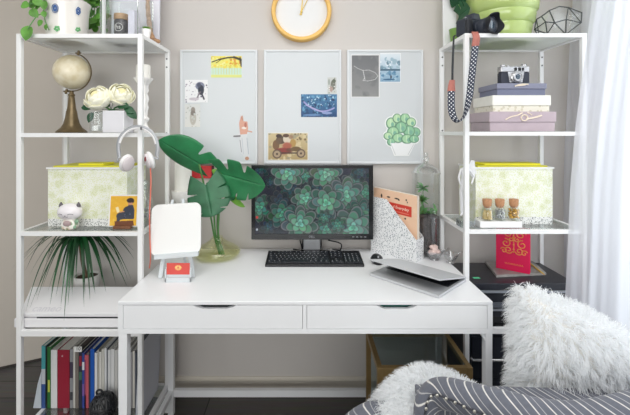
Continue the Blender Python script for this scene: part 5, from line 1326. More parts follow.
band(P_+[Vector((PX(454.5, 1.585)-.0, 1.585, Zr-.010)), Vector((.646, 1.60, Zr-.004))], .009, 'strap_cord', m_black, dc, [(1, 0, 0), (.7, .7, 0)])
# white canvas leaning at the tower's end
r = thing('picture_canvas', 'white canvas leaning at the shelf end behind the black camera', 'canvas', (.683, 1.84, Zr))
B(Matrix.Translation((0, 1.836, Zr)) @ Matrix.Rotation(-.04, 4, 'X') @ Matrix.Translation((0, -1.836, -Zr))).box(.659, PX(456.5, 1.836), 1.830, 1.842, Zr, Zr+.30, .002).build('canvas', mat('panel_white', (232, 232, 234), .5), r)
# dark monstera leaf from a small green pot
pl = thing('leafy_plant', 'dark green leaf plant between the white panel and lime vase', 'plant', (.706, 1.775, Zr))
px_ = .706
B().lathe([(0, 0), (.028, 0), (.032, .004), (.040, .062), (.041, .066), (.037, .066), (.035, .058), (0, .056)], (px_, 1.775, Zr), 24).build('pot', mat('olive_glaze', (120, 158, 76), .3), pl, smooth=50)
bm = B(); leaf_blade(bm, W(459, 16, 1.78), W(470, 8, 1.72), (.2, -.3, 1), 13*1.76/FOC, 10*1.76/FOC, cup=.2, heart=.3, slits=((0, .3, .4, .04), (0, .55, .4, .04), (1, .4, .5, .03)))
leaf_blade(bm, W(459, 4, 1.80), W(462, -18, 1.76), (1, -.2, .1), 10*1.76/FOC, cup=.2, heart=.2)
bm.build('leaves', m_dark, pl, solid=.0008, recalc=False)
B().tube(smoothpath([(px_, 1.775, Zr+.055), W(460.5, 22, 1.80), W(459, 16, 1.78)], 5), .003, 8).build('stalk', m_stem, pl, smooth=60)
B().tube(smoothpath([(px_, 1.775, Zr+.055), W(459.5, 14, 1.81), W(459, 4, 1.80)], 5), .003, 8).build('second_stalk', m_stem, pl, smooth=60)
# wire terrarium
gY = 1.66; kk = gY/FOC
gt = thing('geometric_terrarium', 'faceted black wire glass terrarium at the curtain end of the top shelf', 'terrarium', (PX(558, gY), gY, Zr))
def gp(x, y, d):
    v = W(530+x/6.29, y/6.29, gY+d); return v
zb0 = Zr+.004
raw = {'a': (28, 185, .02), 'b': (40, 122, .05), 'c': (72, 104, -.02), 'd': (122, 66, -.03), 'e': (186, 40, .0), 'f': (242, 46, .02), 'g': (326, 80, .06), 'h': (322, 143, .02), 'i': (228, 122, -.05), 'j': (155, 143, -.075), 'k': (98, 138, -.06), 'l': (225, 206, -.04), 'm': (108, 206, -.05), 'n': (60, 206, .03), 'o': (282, 206, .05), 'p': (150, 206, .07), 'q': (130, 75, .07), 'r': (250, 90, .085), 's': (100, 150, .085), 't': (250, 160, .09)}
pv = {k2: gp(*v) for k2, v in raw.items()}
for k2 in 'lmnop': pv[k2].z = zb0
pv['a'].z = max(pv['a'].z, zb0)
ed = 'ab bc cd de ef fg gh fh fi ij ih hl il jl jm km am ak ck kj dj lm an bn'.split()
done = set(); bm = B()
for e_ in ed:
    a_, b_ = e_; kx_ = tuple(sorted(e_))
    if kx_ in done: continue
    done.add(kx_); bm.tube([pv[a_], pv[b_]], .0024, 6)
bm.build('wire_frame', mat('black_wire', (66, 70, 70), .45, metal=.2), gt)
bm = B(); t = bmesh.new()
for v in pv.values(): t.verts.new(v)
bmesh.ops.convex_hull(t, input=list(t.verts)); 
c0 = sum(pv.values(), Vector())/len(pv)
for v in t.verts: v.co = c0+(v.co-c0)*.985
bm._join(t); bm.build('glass_panes', m_clear, gt)
# ------------------------------------------------------------------ right tower, second shelf: gift boxes and old camera
Zs = RZ[1]+.0005
def giftbox(px0, px1, pyl, ytop, ylid, Y, depth, zb, zt, m, m2, lab, grp='stacked lidded boxes'):
    x0, x1 = PX(px0, Y), PX(px1, Y)
    r = thing('gift_box', lab, 'box', ((x0+x1)/2, Y+depth/2, zb), grp)
    h = zt-zb; f = (ylid)
    B().box(x0+.004, x1-.004, Y+.004, Y+depth-.004, zb, zt-h*f-.0003, .0015).build('body', m2, r)
    B().box(x0, x1, Y, Y+depth, zt-h*f, zt, .0018).build('lid', m, r)
    return r, x0, x1
z1 = Zs+.083; z2 = z1+.0695; z3 = z2+.0525
m_pl = mat('mauve_card', (184, 168, 176), .55, var=.04, scale=20)
b1_, x0, x1 = giftbox(489.5, 556.5, 0, 111, .52, 1.605, .195, Zs, z1, m_pl, m_pl, 'large mauve lidded box at the bottom of the stack')
b2_, _, _ = giftbox(492.5, 551, 0, 94, .62, 1.620, .185, z1+.0005, z2, mat('cream_card', (238, 236, 228), .55, var=.04, scale=30), dotted('cream_print', (228, 224, 210), (204, 198, 176), 60, .3), 'cream patterned lidded box in the middle of the stack')
m_nv = mat('slate_blue_card', (130, 132, 152), .5)
b3_, _, _ = giftbox(496.8, 546.8, 0, 82, .45, 1.635, .175, z2+.0005, z3, m_nv, mat('slate_side', (112, 116, 140), .5), 'slate blue lidded box on top of the stack below the silver camera')
m_rb = mat('cream_ribbon', (240, 226, 206), .5)
bm = B(); yq = 1.6035
def RB(x, y, Y=yq): return W(460+x/5.19, 55+y/5.19, Y)
bm.tube(smoothpath([RB(236, 336), RB(262, 322), RB(300, 312), RB(324, 299)], 5), .0028, 6)
bm.tube([RB(334+17*math.cos(a), 326+15*math.sin(a)) for a in [2*PI*i/18 for i in range(18)]], .0028, 6, closed=True)
bm.tube(smoothpath([RB(345, 332), RB(380, 326), RB(424, 314)], 5), .0036, 6)
bm.tube(smoothpath([RB(350, 298), RB(362, 304), RB(374, 312)], 5), .002, 6)
bm.build('ribbon', m_rb, b1_, smooth=60)
bm = B(); bm.tube(smoothpath([RB(285, 162, 1.6335), RB(318, 152, 1.6335), RB(354, 152, 1.6335)], 5), .0028, 6); bm.tube(smoothpath([RB(292, 160, 1.6335), RB(320, 158, 1.6335), RB(340, 155, 1.6335)], 5), .002, 6); bm.build('ribbon', m_rb, b3_, smooth=60)
# vintage camera
cY_ = 1.69; x0, x1 = PX(501, cY_), PX(529.8, cY_); zc0 = z3+.0006; zc1 = PZ(66, cY_)
vc = thing('vintage_camera', 'silver and black vintage film camera on the slate blue box', 'camera', ((x0+x1)/2, cY_+.02, zc0))
hh_ = zc1-zc0
B().box(x0, x1, cY_, cY_+.035, zc0, zc0+hh_*.68, .006, 3).build('body', mat('camera_leatherette', (52, 56, 70), .6, bump=.3, scale=600), vc, smooth=40)
m_chr = mat('satin_chrome', (198, 198, 200), .25, metal=.7)
B().box(x0, x1, cY_+.001, cY_+.034, zc0+hh_*.685, zc1, .004, 3).build('top_plate', m_chr, vc, smooth=40)
xm = (x0+x1)/2+.002
bm = B(); bm.prism([Vector((xm-.036, cY_-.002, zc0+hh_*.68)), Vector((xm-.028, cY_-.002, zc0+hh_*.12)), Vector((xm+.028, cY_-.002, zc0+hh_*.12)), Vector((xm+.036, cY_-.002, zc0+hh_*.68))], (0, .0018, 0)); bm.build('front_plate', m_chr, vc)
Ml = Matrix.Translation((xm, cY_-.002, zc0+hh_*.40)) @ Matrix.Rotation(PI/2, 4, 'X')
B(Ml).lathe([(0, 0), (.024, 0), (.025, .004), (.025, .010), (.022, .011), (.022, .018), (.0195, .020), (.0165, .020), (.014, .016), (0, .015)], n=32).build('lens', m_chr, vc, smooth=35)
B(Ml).lathe([(0, .0175), (.007, .017), (.0125, .0155), (.0125, .015), (0, .0151)], n=24).build('lens_glass', MATS['lens_glass'], vc, smooth=60)
for (a, b) in ((.46, .56), (.60, .70), (.73, .80)):
    B().box(x0+(x1-x0)*a, x0+(x1-x0)*b, cY_-.0005, cY_+.002, zc0+hh_*.74, zc0+hh_*.92, .001).build('viewfinder_window', m_blackg, vc)
for (a, r_, h_) in ((.12, .011, .008), (.30, .006, .005), (.86, .012, .010)):
    B().lathe([(0, 0), (r_, 0), (r_, h_*.8), (r_*.85, h_), (0, h_)], (x0+(x1-x0)*a, cY_+.017, zc1+.0002), 20).build('dial', m_chr, vc, smooth=40)
# ------------------------------------------------------------------ right tower, third shelf
Zq = RZ[2]+.0005
tY = 1.608; x0, x1 = PX(480.3, tY), PX(522.3, tY)
o = B().box(x0, x1, tY, tY+.06, Zq, Zq+.027, .002).build('white_tray', m_white); tag(o, 'low white block tray under the three cork bottles', 'tray')
m_cork = mat('cork', (182, 134, 98), .8, var=.2, scale=120)
m_sand = [mat('straw_sticks', (214, 190, 130), .6, var=.3, scale=90), mat('silver_beads', (186, 188, 190), .3, var=.6, scale=160, metal=.3), mat('gold_beads', (212, 164, 62), .3, metal=.4, var=.3, scale=120)]
bY = 1.634
for i, (px, lab) in enumerate(((487.2, 'corked mini bottle of straw sticks on the white tray'), (499.8, 'corked mini bottle of silver beads on the white tray'), (513.8, 'corked mini bottle of gold beads on the white tray'))):
    x = PX(px, bY); zb = Zq+.0275; h = PZ(205.8, bY)-zb; R = .0242
    r = thing('cork_bottle', lab, 'bottle', (x, bY, zb), 'corked mini bottles')
    B().lathe([(0, .001), (R*.92, .001), (R, .005), (R, h*.60), (R*.72, h*.82), (R*.68, h*.88), (R*.80, h), (R*.66, h), (R*.60, h*.88), (R*.64, h*.82), (R*.93, h*.59), (R*.93, .006), (0, .004)], (x, bY, zb), 24).build('bottle', m_clear, r, smooth=50)
    B().lathe([(0, h*.88), (R*.54, h*.88), (R*.60, h+.0005), (R*.70, h+.001), (R*.72, h+.004), (R*.78, h+.027), (R*.73, h+.029), (0, h+.029)], (x, bY, zb), 22).build('cork', m_cork, r, smooth=40)
    bm = B(); gq = random.Random(i)
    if i == 0:
        for k_ in range(34):
            a, q = gq.uniform(0, 6.28), R*.8*math.sqrt(gq.random()); bm.tube([(x+q*math.cos(a), bY+q*math.sin(a), zb+.006), (x+q*.85*math.cos(a+.2), bY+q*.85*math.sin(a+.2), zb+h*gq.uniform(.5, .74))], .0022, 6)
    else:
        for k_ in range(110):
            a, q = gq.uniform(0, 6.28), R*.78*math.sqrt(gq.random()); bm.ball((x+q*math.cos(a), bY+q*math.sin(a), zb+.009+gq.random()*h*(.58 if i == 1 else .62)), .0036+(.0012 if i == 2 else 0), (1, 1, .8), 7, 5)
    stuff(bm.build('filling', m_sand[i], r, smooth=60))
# white slender figurine with one raised arm, on a glass base
fY = 1.64; fx = PX(463.2, fY)+.010
fg = thing('dancer_figurine', 'white slender dancer figurine on a glass base behind the post', 'figurine', (fx, fY, Zq))
B().box(fx-.030, fx+.030, fY-.028, fY+.028, Zq, Zq+.030, .003).build('base', glass('block_glass', (226, 230, 232), .2), fg)
def skin(name, nodes, edges, m, parent, root=0, sub=2):
    me = bpy.data.meshes.new(name); off = world_loc(parent)
    me.from_pydata([tuple(Vector(n[0])-off) for n in nodes], edges, [])
    o = bpy.data.objects.new(name, me); COL.objects.link(o); o.parent = parent; me.materials.append(m)
    md = o.modifiers.new('skin', 'SKIN'); md.use_smooth_shade = True
    for i, n in enumerate(nodes):
        r_ = n[1]; me.skin_vertices[0].data[i].radius = (r_, r_) if not hasattr(r_, '__len__') else r_
        me.skin_vertices[0].data[i].use_root = (i == root)
    sb = o.modifiers.new('sub', 'SUBSURF'); sb.levels = sub; sb.render_levels = sub
    dg = bpy.context.evaluated_depsgraph_get(); m2 = bpy.data.meshes.new_from_object(o.evaluated_get(dg)); o.modifiers.clear(); o.data = m2
    for p in m2.polygons: p.use_smooth = True
    return o
def F_(x, y, d=0): return W(x, y, fY+d)
nodes = [(F_(463.6, 186), .014), (F_(464, 178), .011), (F_(464.5, 171), .015), (F_(465.5, 165.5), .006), (F_(466, 161.5), .0105), (F_(466.2, 158.5), .0085),
         (F_(461.5, 190, .006), .010), (F_(461.5, 203, .008), .0075), (F_(461.6, 214, .008), .0048), (F_(460.6, 215.4, -.012), .005),
         (F_(465.6, 190, -.004), .010), (F_(465, 203, .004), .0075), (F_(463.8, 214, .010), .0048), (F_(463.6, 215.4, -.008), .005),
         (F_(461, 169.5), .006), (F_(458.6, 178), .0045), (F_(461, 186), .0035), (F_(468.6, 169), .006), (F_(474, 176), .0045), (F_(471.4, 184), .0035)]
edges = [(0, 1), (1, 2), (2, 3), (3, 4), (4, 5), (0, 6), (6, 7), (7, 8), (8, 9), (0, 10), (10, 11), (11, 12), (12, 13), (2, 14), (14, 15), (15, 16), (2, 17), (17, 18), (18, 19)]
skin('figure', nodes, edges, mat('matt_plaster', (230, 230, 232), .5), fg)
wv = B(); wv.prism([F_(467.5, 170, .012), F_(471, 160, .016), F_(474.5, 160.5, .016), F_(476, 172, .016), F_(474, 180, .016)], (0, .004, 0), .001); wv.build('wing', MATS['matt_plaster'], fg)
# ------------------------------------------------------------------ right tower, fourth shelf
Zp = RZ[3]+.0005
pY0, pY1 = 1.606, 1.858; px0, px1 = RX0+.026, RX1-.025
zt_ = .717
pr = thing('printer', 'flat black printer under the red book', 'printer', ((px0+px1)/2, 1.73, Zp))
m_pr = mat('printer_black', (36, 38, 46), .38)
B().box(px0, px1, pY0, pY1, zt_-.03, zt_, .004).build('lid', m_pr, pr)
B().box(px0+.002, px1-.002, pY0-.004, pY0+.01, zt_-.040, zt_-.0305, .001).build('silver_strip', mat('strip_silver', (150, 154, 162), .35, metal=.4), pr)
B().box(px0, px1, pY0+.011, pY1, Zp+.03, zt_-.031, .003).build('body', m_pr, pr)
B().box(px0+.02, px1-.02, pY0-.002, pY0+.010, Zp+.06, Zp+.068).build('tray_slot', MATS['strip_silver'], pr)
B().box(px0+.004, px1-.004, pY0+.02, pY1-.02, Zp, Zp+.0295, .002).build('foot', m_black, pr)
p = W(478.5, 280, 1.66); B().box(PX(475.5, 1.64), PX(482, 1.64), 1.655, 1.67, zt_+.0002, zt_+.0012).build('green_label', mat('mint_green', (90, 220, 160), .4), pr)
B().box(px0+.03, px0+.24, pY0-.003, pY0+.005, Zp+.075, Zp+.095, .001).build('front_panel', mat('printer_grey', (84, 88, 96), .35), pr)
# magazine, red book, pencil
zm = zt_+.0006
def onp(px, py, z): Y = (EYE-z)*FOC/(py-VY); return Vector((PX(px, Y), Y, z))
mg_ = thing('magazine', 'grey magazine lying on the black printer', 'magazine', onp(515, 270, zm))
pts = [onp(483, 261.5, zm), onp(496.5, 277.5, zm), onp(546, 275, zm), onp(531, 262, zm)]
pts = [Vector((min(p.x, 1.12), min(p.y, 1.85), p.z)) for p in pts]
bm = B(); bm.prism(pts, (0, 0, .010)); bm.build('pages', mat('magazine_grey', (164, 160, 156), .5, var=.2, scale=30), mg_)
cc_ = sum(pts, Vector())/4
bm = B(); bm.prism([cc_+(p-cc_)*.995+Vector((0, 0, .0101)) for p in pts], (0, 0, .0008)); bm.build('cover', mat('magazine_cover', (150, 146, 144), .35, var=.3, scale=14), mg_)
zb = zm+.0114
yl, yr = 1.755, 1.672
bl_, br_ = Vector((PX(496, yl), yl, zb)), Vector((PX(529.8, yr), yr, zb))
ex = (br_-bl_); bw = ex.length; ex.normalize(); ey = Vector((-ex.y, ex.x, 0)); zt2 = RZ[2]-.0185
bh = min(.925, RZ[2]-.0068)-zb
bk = thing('book', 'crimson hardback with gold ornament standing on the grey magazine', 'book', (bl_+br_)/2+ey*.01)
m_red = mat('crimson_cloth', (230, 16, 84), .5)
B().prism([bl_, br_, br_+Vector((0, 0, bh)), bl_+Vector((0, 0, bh))], ey*.002, .0004).build('front_cover', m_red, bk)
B().prism([bl_+ey*.018, br_+ey*.018, br_+ey*.018+Vector((0, 0, bh)), bl_+ey*.018+Vector((0, 0, bh))], ey*.002, .0004).build('back_cover', m_red, bk)
B().prism([bl_+ey*.0021, bl_+ex*.003+ey*.0021, bl_+ex*.003+ey*.0021+Vector((0, 0, bh)), bl_+ey*.0021+Vector((0, 0, bh))], ey*.0158).build('spine', mat('crimson_spine', (176, 16, 60), .5), bk)
B().prism([bl_+ex*.0035+ey*.0023+Vector((0, 0, .003)), br_-ex*.003+ey*.0023+Vector((0, 0, .003)), br_-ex*.003+ey*.0023+Vector((0, 0, bh-.003)), bl_+ex*.0035+ey*.0023+Vector((0, 0, bh-.003))], ey*.0154).build('pages', MATS['page_cream'], bk)
m_go = mat('gold_foil', (238, 150, 84), .4, metal=.1)
bm = B(); U = lambda u, v: bl_+ex*(u*bw)+Vector((0, 0, v*bh))-ey*.0007
def swirl(cu, cv_, r_, a0, turns, sg):
    n_ = 18; return [U(cu+sg*r_*(1-.75*i/n_)*math.cos(a0+turns*2*PI*i/n_), cv_+r_*.68*(1-.75*i/n_)*math.sin(a0+turns*2*PI*i/n_)) for i in range(n_+1)]
for sg in (-1, 1):
    for (du, v, r_, a0, tn) in ((.20, .84, .16, .2, 1.2), (.24, .62, .15, 1.4, 1.2), (.16, .47, .13, 3.4, 1.3), (.30, .44, .10, .4, 1.1), (.09, .72, .08, 2.0, 1.1)):
        bm.tube(swirl(.54+sg*du, v, r_, a0, tn, sg), .0025, 5)
bm.tube([U(.54, .42), U(.54, .92)], .0018, 5)
for v in (.5, .6, .7, .8): bm.ball(U(.54, v), .005, (1, .25, 1), 10, 8)
bm.build('ornament', m_go, bk, smooth=60)
bm = B(); bm.tube([U(.27, .145), U(.82, .145)], .0008, 5)
for k_ in range(12): bm.tube([U(.27+.046*k_, .165), U(.295+.046*k_, .165)], .0013, 5)
bm.build('lettering_line', m_go, bk)
pa_, pb2 = onp(531.5, 266.5, zt_+.014), onp(544, 275, zt_+.014)
zq_ = zm+.0112
pa_, pb2 = onp(531.0, 264, zq_+.004), onp(543.5, 274, zq_+.004)
pc_ = thing('pencil', 'yellow pencil on the magazine beside the crimson book', 'pencil', (pa_+pb2)/2)
B().tube([pa_, pb2], .0036, 6).build('shaft', mat('pencil_yellow', (232, 200, 92), .4), pc_)
d = (pb2-pa_).normalized(); bm = B(); bm.tube([pb2, pb2+d*.012], [.0036, .0006], 6); bm.build('tip', mat('pencil_wood', (216, 170, 110), .6), pc_)
# ------------------------------------------------------------------ bottom shelf: dark filing case
Zo = RZ[4]+.0005
fc_ = thing('filing_case', 'dark navy two-drawer case behind the desk leg', 'cabinet', ((RX0+RX1)/2, 1.73, Zo))
x0, x1 = RX0+.03, RX1-.03; m_nvy = mat('dark_navy_metal', (40, 44, 54), .4)
B().box(x0, x1, 1.612, 1.86, Zo, .505, .004).build('body', m_nvy, fc_)
for (z0, z1, zh) in ((Zo+.012, .312, .26), (.322, .496, .405)):
    dw = B().box(x0+.01, x1-.01, 1.604, 1.6115, z0, z1, .002).build('drawer', mat('drawer_navy', (32, 35, 44), .35) if zh < .3 else MATS['drawer_navy'], fc_)
    bm = B(); bm.tube([(x0+.008, 1.6038, zh), (x0+.008, 1.59, zh), (x1-.06, 1.59, zh), (x1-.06, 1.6038, zh)], .006, 10); bm.build('handle', m_chr, dw, smooth=40)
# ------------------------------------------------------------------ brass and glass side table under the desk
Ya, Yb = 1.425, 1.70; xa, xb = PX(377.5, Ya), .622; zt_ = PZ(368, Ya); e = .020
st_ = thing('side_table', 'brass framed glass side table under the desk', 'table', ((xa+xb)/2, (Ya+Yb)/2, 0))
m_br = mat('brushed_brass', (150, 124, 80), .42, metal=.3, var=.08, scale=30)
for x in (xa, xb-e):
    for y in (Ya, Yb-e): B().box(x, x+e, y, y+e, 0, zt_, .001, 1).build('leg', m_br, st_)
ap = .046
B().box(xa+e, xb-e, Ya+.001, Ya+e-.001, zt_-ap, zt_).build('top_rail', m_br, st_); B().box(xa+e, xb-e, Yb-e+.001, Yb-.001, zt_-.022, zt_).build('top_rail', m_br, st_)
for x in (xa, xb-e): B().box(x+.001, x+e-.001, Ya+e, Yb-e, zt_-.022, zt_).build('top_rail', m_br, st_)
for x in (xa, xb-e): B().box(x+.002, x+e-.002, Ya+e, Yb-e, .09, .106).build('low_rail', m_br, st_)
B().box(xa+e, xb-e, Yb-e+.002, Yb-.002, .09, .106).build('low_rail', m_br, st_)
B().box(xa+e+.0005, xb-e-.0005, Ya+e+.0005, Yb-e-.0005, zt_-.008, zt_-.001).build('glass_top', glass('smoked_green_glass', (240, 246, 245), .07), st_)
B().box(xa+e+.0005, xb-e-.0005, Ya+e+.001, Yb-e-.001, .107, .113).build('glass_shelf', MATS['smoked_green_glass'], st_)
B().box(xa+e+.0005, xb-e-.0005, Yb-.013, Yb-.009, .114, zt_-.023).build('back_pane', MATS['smoked_green_glass'], st_)
# ------------------------------------------------------------------ sheer curtain
def sheer():
    m = bpy.data.materials.new('sheer_voile'); m.use_nodes = True; N, L = nt(m); N.clear()
    o = N.new('ShaderNodeOutputMaterial'); t = N.new('ShaderNodeBsdfTransparent'); d = N.new('ShaderNodeBsdfDiffuse'); tl = N.new('ShaderNodeBsdfTranslucent')
    a = N.new('ShaderNodeMixShader'); b = N.new('ShaderNodeMixShader'); a.inputs[0].default_value = .66; b.inputs[0].default_value = .76
    col = (*lin((246, 248, 255)), 1)
    d.inputs['Color'].default_value = col; tl.inputs['Color'].default_value = col
    L.new(d.outputs[0], a.inputs[1]); L.new(tl.outputs[0], a.inputs[2]); L.new(t.outputs[0], b.inputs[1]); L.new(a.outputs[0], b.inputs[2]); L.new(b.outputs[0], o.inputs['Surface'])
    return m
m_sh = sheer()
def curtain(label, plan, edge, zs, amp, waves, name='sheer_curtain'):
    # plan(s) -> (x, y) for s in 0..1 at edge offset 0 ; edge(z) shifts x near the edge
    rows = []
    for z in zs:
        row = []
        for i in range(161):
            s_ = i/160; x, y, nx, ny = plan(s_, z)
            f = amp*(math.sin(s_*waves*2*PI+.5*math.sin(z*1.3))+.35*math.sin(s_*waves*4.6*PI+1.3+z*.8))*min(1, s_*6)
            row.append((x+nx*f, y+ny*f, z))
        rows.append(row)
    bm = B(); bm.grid(rows); o = bm.build(name, m_sh, smooth=80, recalc=False); return tag(o, label, 'curtain', 'sheer curtains')
zs = [.03+2.36*i/40 for i in range(41)]
def interp(z, tab):
    tab = sorted(tab)
    if z <= tab[0][0]: return tab[0][1]
    for (a, b), (c, d) in zip(tab, tab[1:]):
        if z <= c: return b+(d-b)*(z-a)/(c-a)
    return tab[-1][1]
YE = 1.475
etab = [(PZ(y, YE), PX(x, YE)) for x, y in ((594, -20), (592.5, 0), (588, 31), (584, 62), (575, 130), (570, 190), (568, 240), (565, 300), (562, 360), (560, 470))]
def plan1(s_, z):
    xe = interp(z, etab); 
    ctl = [Vector((xe, YE)), Vector((xe+.06, YE-.015)), Vector((xe+.13, YE-.05)), Vector((1.20, 1.28)), Vector((1.255, .95)), Vector((1.265, .5)), Vector((1.27, -.1))]
    f = s_*(len(ctl)-1); k_ = min(int(f), len(ctl)-2); P0 = ctl[max(k_-1, 0)]; P1 = ctl[k_]; P2 = ctl[k_+1]; P3 = ctl[min(k_+2, len(ctl)-1)]; t = f-k_
    p = .5*((2*P1)+(P2-P0)*t+(2*P0-5*P1+4*P2-P3)*t*t+(-P0+3*P1-3*P2+P3)*t**3); d = (P2-P1).normalized()
    return p.x, p.y, d.y*-1, d.x
curtain('bright sheer white curtain sweeping in front of the shelf end', plan1, None, zs, .009, 6)
etb2 = [(PZ(y, 1.93), PX(x, 1.93)) for x, y in ((576, 0), (570, 60), (565, 150), (564, 200), (565, 300), (562, 390))]
def plan2(s_, z):
    xe = interp(z, etb2); a = Vector((xe, 1.935)); b = Vector((1.285, 1.88)); c_ = Vector((1.30, 1.52))
    p = a*(1-s_)**2+b*2*s_*(1-s_)+c_*s_*s_; d = ((b-a)*(1-s_)+(c_-b)*s_).normalized()
    return p.x, p.y, -d.y, d.x
curtain('second sheer curtain fold hanging against the back wall corner', plan2, None, zs, .008, 3)
rod = thing('curtain_rod', 'white curtain rod above the window wall', 'rod', (1.28, .9, 2.40))
B().tube([(1.28, -.15, 2.405), (1.28, 1.95, 2.405)], .011, 12).build('pole', m_white, rod, smooth=40)
for y in (.0, 1.8): B().tube([(1.28, y, 2.405), (1.359, y, 2.405)], .008, 10).build('bracket', m_white, rod, smooth=40)
# ------------------------------------------------------------------ striped armchair seen from behind
m_up = mat('striped_upholstery', (98, 99, 108), .85, sheen=.2)
def stripes(m, per=1.0):
    N, L = nt(m); b = N['Principled BSDF']; uv = N.new('ShaderNodeUVMap'); uv.uv_map = 'UVMap'; sp = N.new('ShaderNodeSeparateXYZ')
    L.new(uv.outputs['UV'], sp.inputs[0])
    nz = N.new('ShaderNodeTexNoise'); nz.inputs['Scale'].default_value = 120; nz.inputs['Detail'].default_value = 4
    tc = N.new('ShaderNodeTexCoord'); L.new(tc.outputs['Object'], nz.inputs['Vector'])
    fr = N.new('ShaderNodeMath'); fr.operation = 'FRACT'; L.new(sp.outputs['X'], fr.inputs[0])
    rp = N.new('ShaderNodeValToRGB'); els = rp.color_ramp.elements
    dk, lt_ = (*lin((95, 98, 109)), 1), (*lin((214, 212, 208)), 1)
    els[0].position = 0; els[0].color = dk; els[1].position = 1; els[1].color = dk
    for p, c_ in ((.42, dk), (.455, lt_), (.505, lt_), (.54, dk), (.86, dk), (.885, (*lin((170, 170, 172)), 1)), (.915, (*lin((170, 170, 172)), 1)), (.94, dk)):
        e_ = els.new(p); e_.color = c_
    L.new(fr.outputs[0], rp.inputs['Fac'])
    mx = N.new('ShaderNodeMix'); mx.data_type = 'RGBA'; mx.blend_type = 'OVERLAY'; mx.inputs[0].default_value = .22
    L.new(rp.outputs['Color'], mx.inputs[6]); L.new(nz.outputs['Fac'], mx.inputs[7]); L.new(mx.outputs[2], b.inputs['Base Color'])
    bp = N.new('ShaderNodeBump'); bp.inputs['Strength'].default_value = .25; bp.inputs['Distance'].default_value = .001; L.new(nz.outputs['Fac'], bp.inputs['Height']); L.new(bp.outputs['Normal'], b.inputs['Normal'])
stripes(m_up)
def sweep(name, path, rad, m, parent, per=.034, slant=.3, n=20, up=Vector((0, 0, 1)), ry=1.0, cap=True):
    "upholstered roll: tube with stripes running round it"
    P_ = smoothpath(path, 8); k = len(P_); me = bpy.data.meshes.new(name); V = []; U = []; F = []; s_ = 0
    R_ = rad if hasattr(rad, '__len__') else [rad, rad]
    for i, p in enumerate(P_):
        d = (P_[min(i+1, k-1)]-P_[max(i-1, 0)]).normalized(); sd = d.cross(up)
        if sd.length < .2: sd = d.cross(Vector((0, 1, 0)))
        sd.normalize(); vv = sd.cross(d)
        if i: s_ += (p-P_[i-1]).length
        f = i/(k-1)*(len(R_)-1); q = min(int(f), len(R_)-2); r_ = R_[q]+(R_[q+1]-R_[q])*(f-q)
        for j in range(n+1):
            a = 2*PI*j/n; V.append(tuple(p+vv*math.sin(a)*r_*ry+sd*math.cos(a)*r_)); U.append((s_/per+slant*math.sin(a-.3)*1.2, j/n))
    for i in range(k-1):
        for j in range(n): F.append((i*(n+1)+j, i*(n+1)+j+1, (i+1)*(n+1)+j+1, (i+1)*(n+1)+j))
    nv = len(V)
    for e_, i in ((0, 0), (1, k-1)):
        V.append(tuple(P_[i])); U.append((U[i*(n+1)][0], .5))
        for j in range(n):
            t = (nv+e_, i*(n+1)+j, i*(n+1)+j+1); F.append(t if e_ else t[::-1])
    me.from_pydata(V, [], F); uv = me.uv_layers.new(name='UVMap')
    for lp in me.loops: uv.data[lp.index].uv = U[lp.vertex_index]
    o = link(name, me, m, parent, smooth=80); return o
def panel(name, pts, vec, m, parent, per=.034, ang=0.0, bev=.004):
    o = B().prism(pts, vec, bev).build(name, m, parent); me = o.data; uv = me.uv_layers.new(name='UVMap')
    for lp in me.loops:
        co = me.vertices[lp.vertex_index].co; uv.data[lp.index].uv = ((co.x*math.cos(ang)+co.z*math.sin(ang)+co.y*.5)/per, co.z)
    return o
ch = thing('armchair', 'grey and white striped armchair with nailhead trim', 'armchair', (.60, 1.05, 0))
# top roll of the back: centre line in px with its own distance
rp_ = [(425.5, 470, .955), (424.5, 432, .965), (426.5, 407, .975), (434, 395.5, .98), (446, 393.5, .965), (470, 399.5, .925), (505, 408.5, .885), (545, 418, .865), (585, 419.5, .86), (622, 413, .87), (665, 402, .90), (700, 408, .95)]
path = [W(*q) for q in rp_]
rr_ = [.024, .026, .031, .034, .036, .037, .037, .037, .037, .037, .036, .034]
sweep('back_roll', path, rr_, m_up, ch, per=.040, slant=.75, n=24)
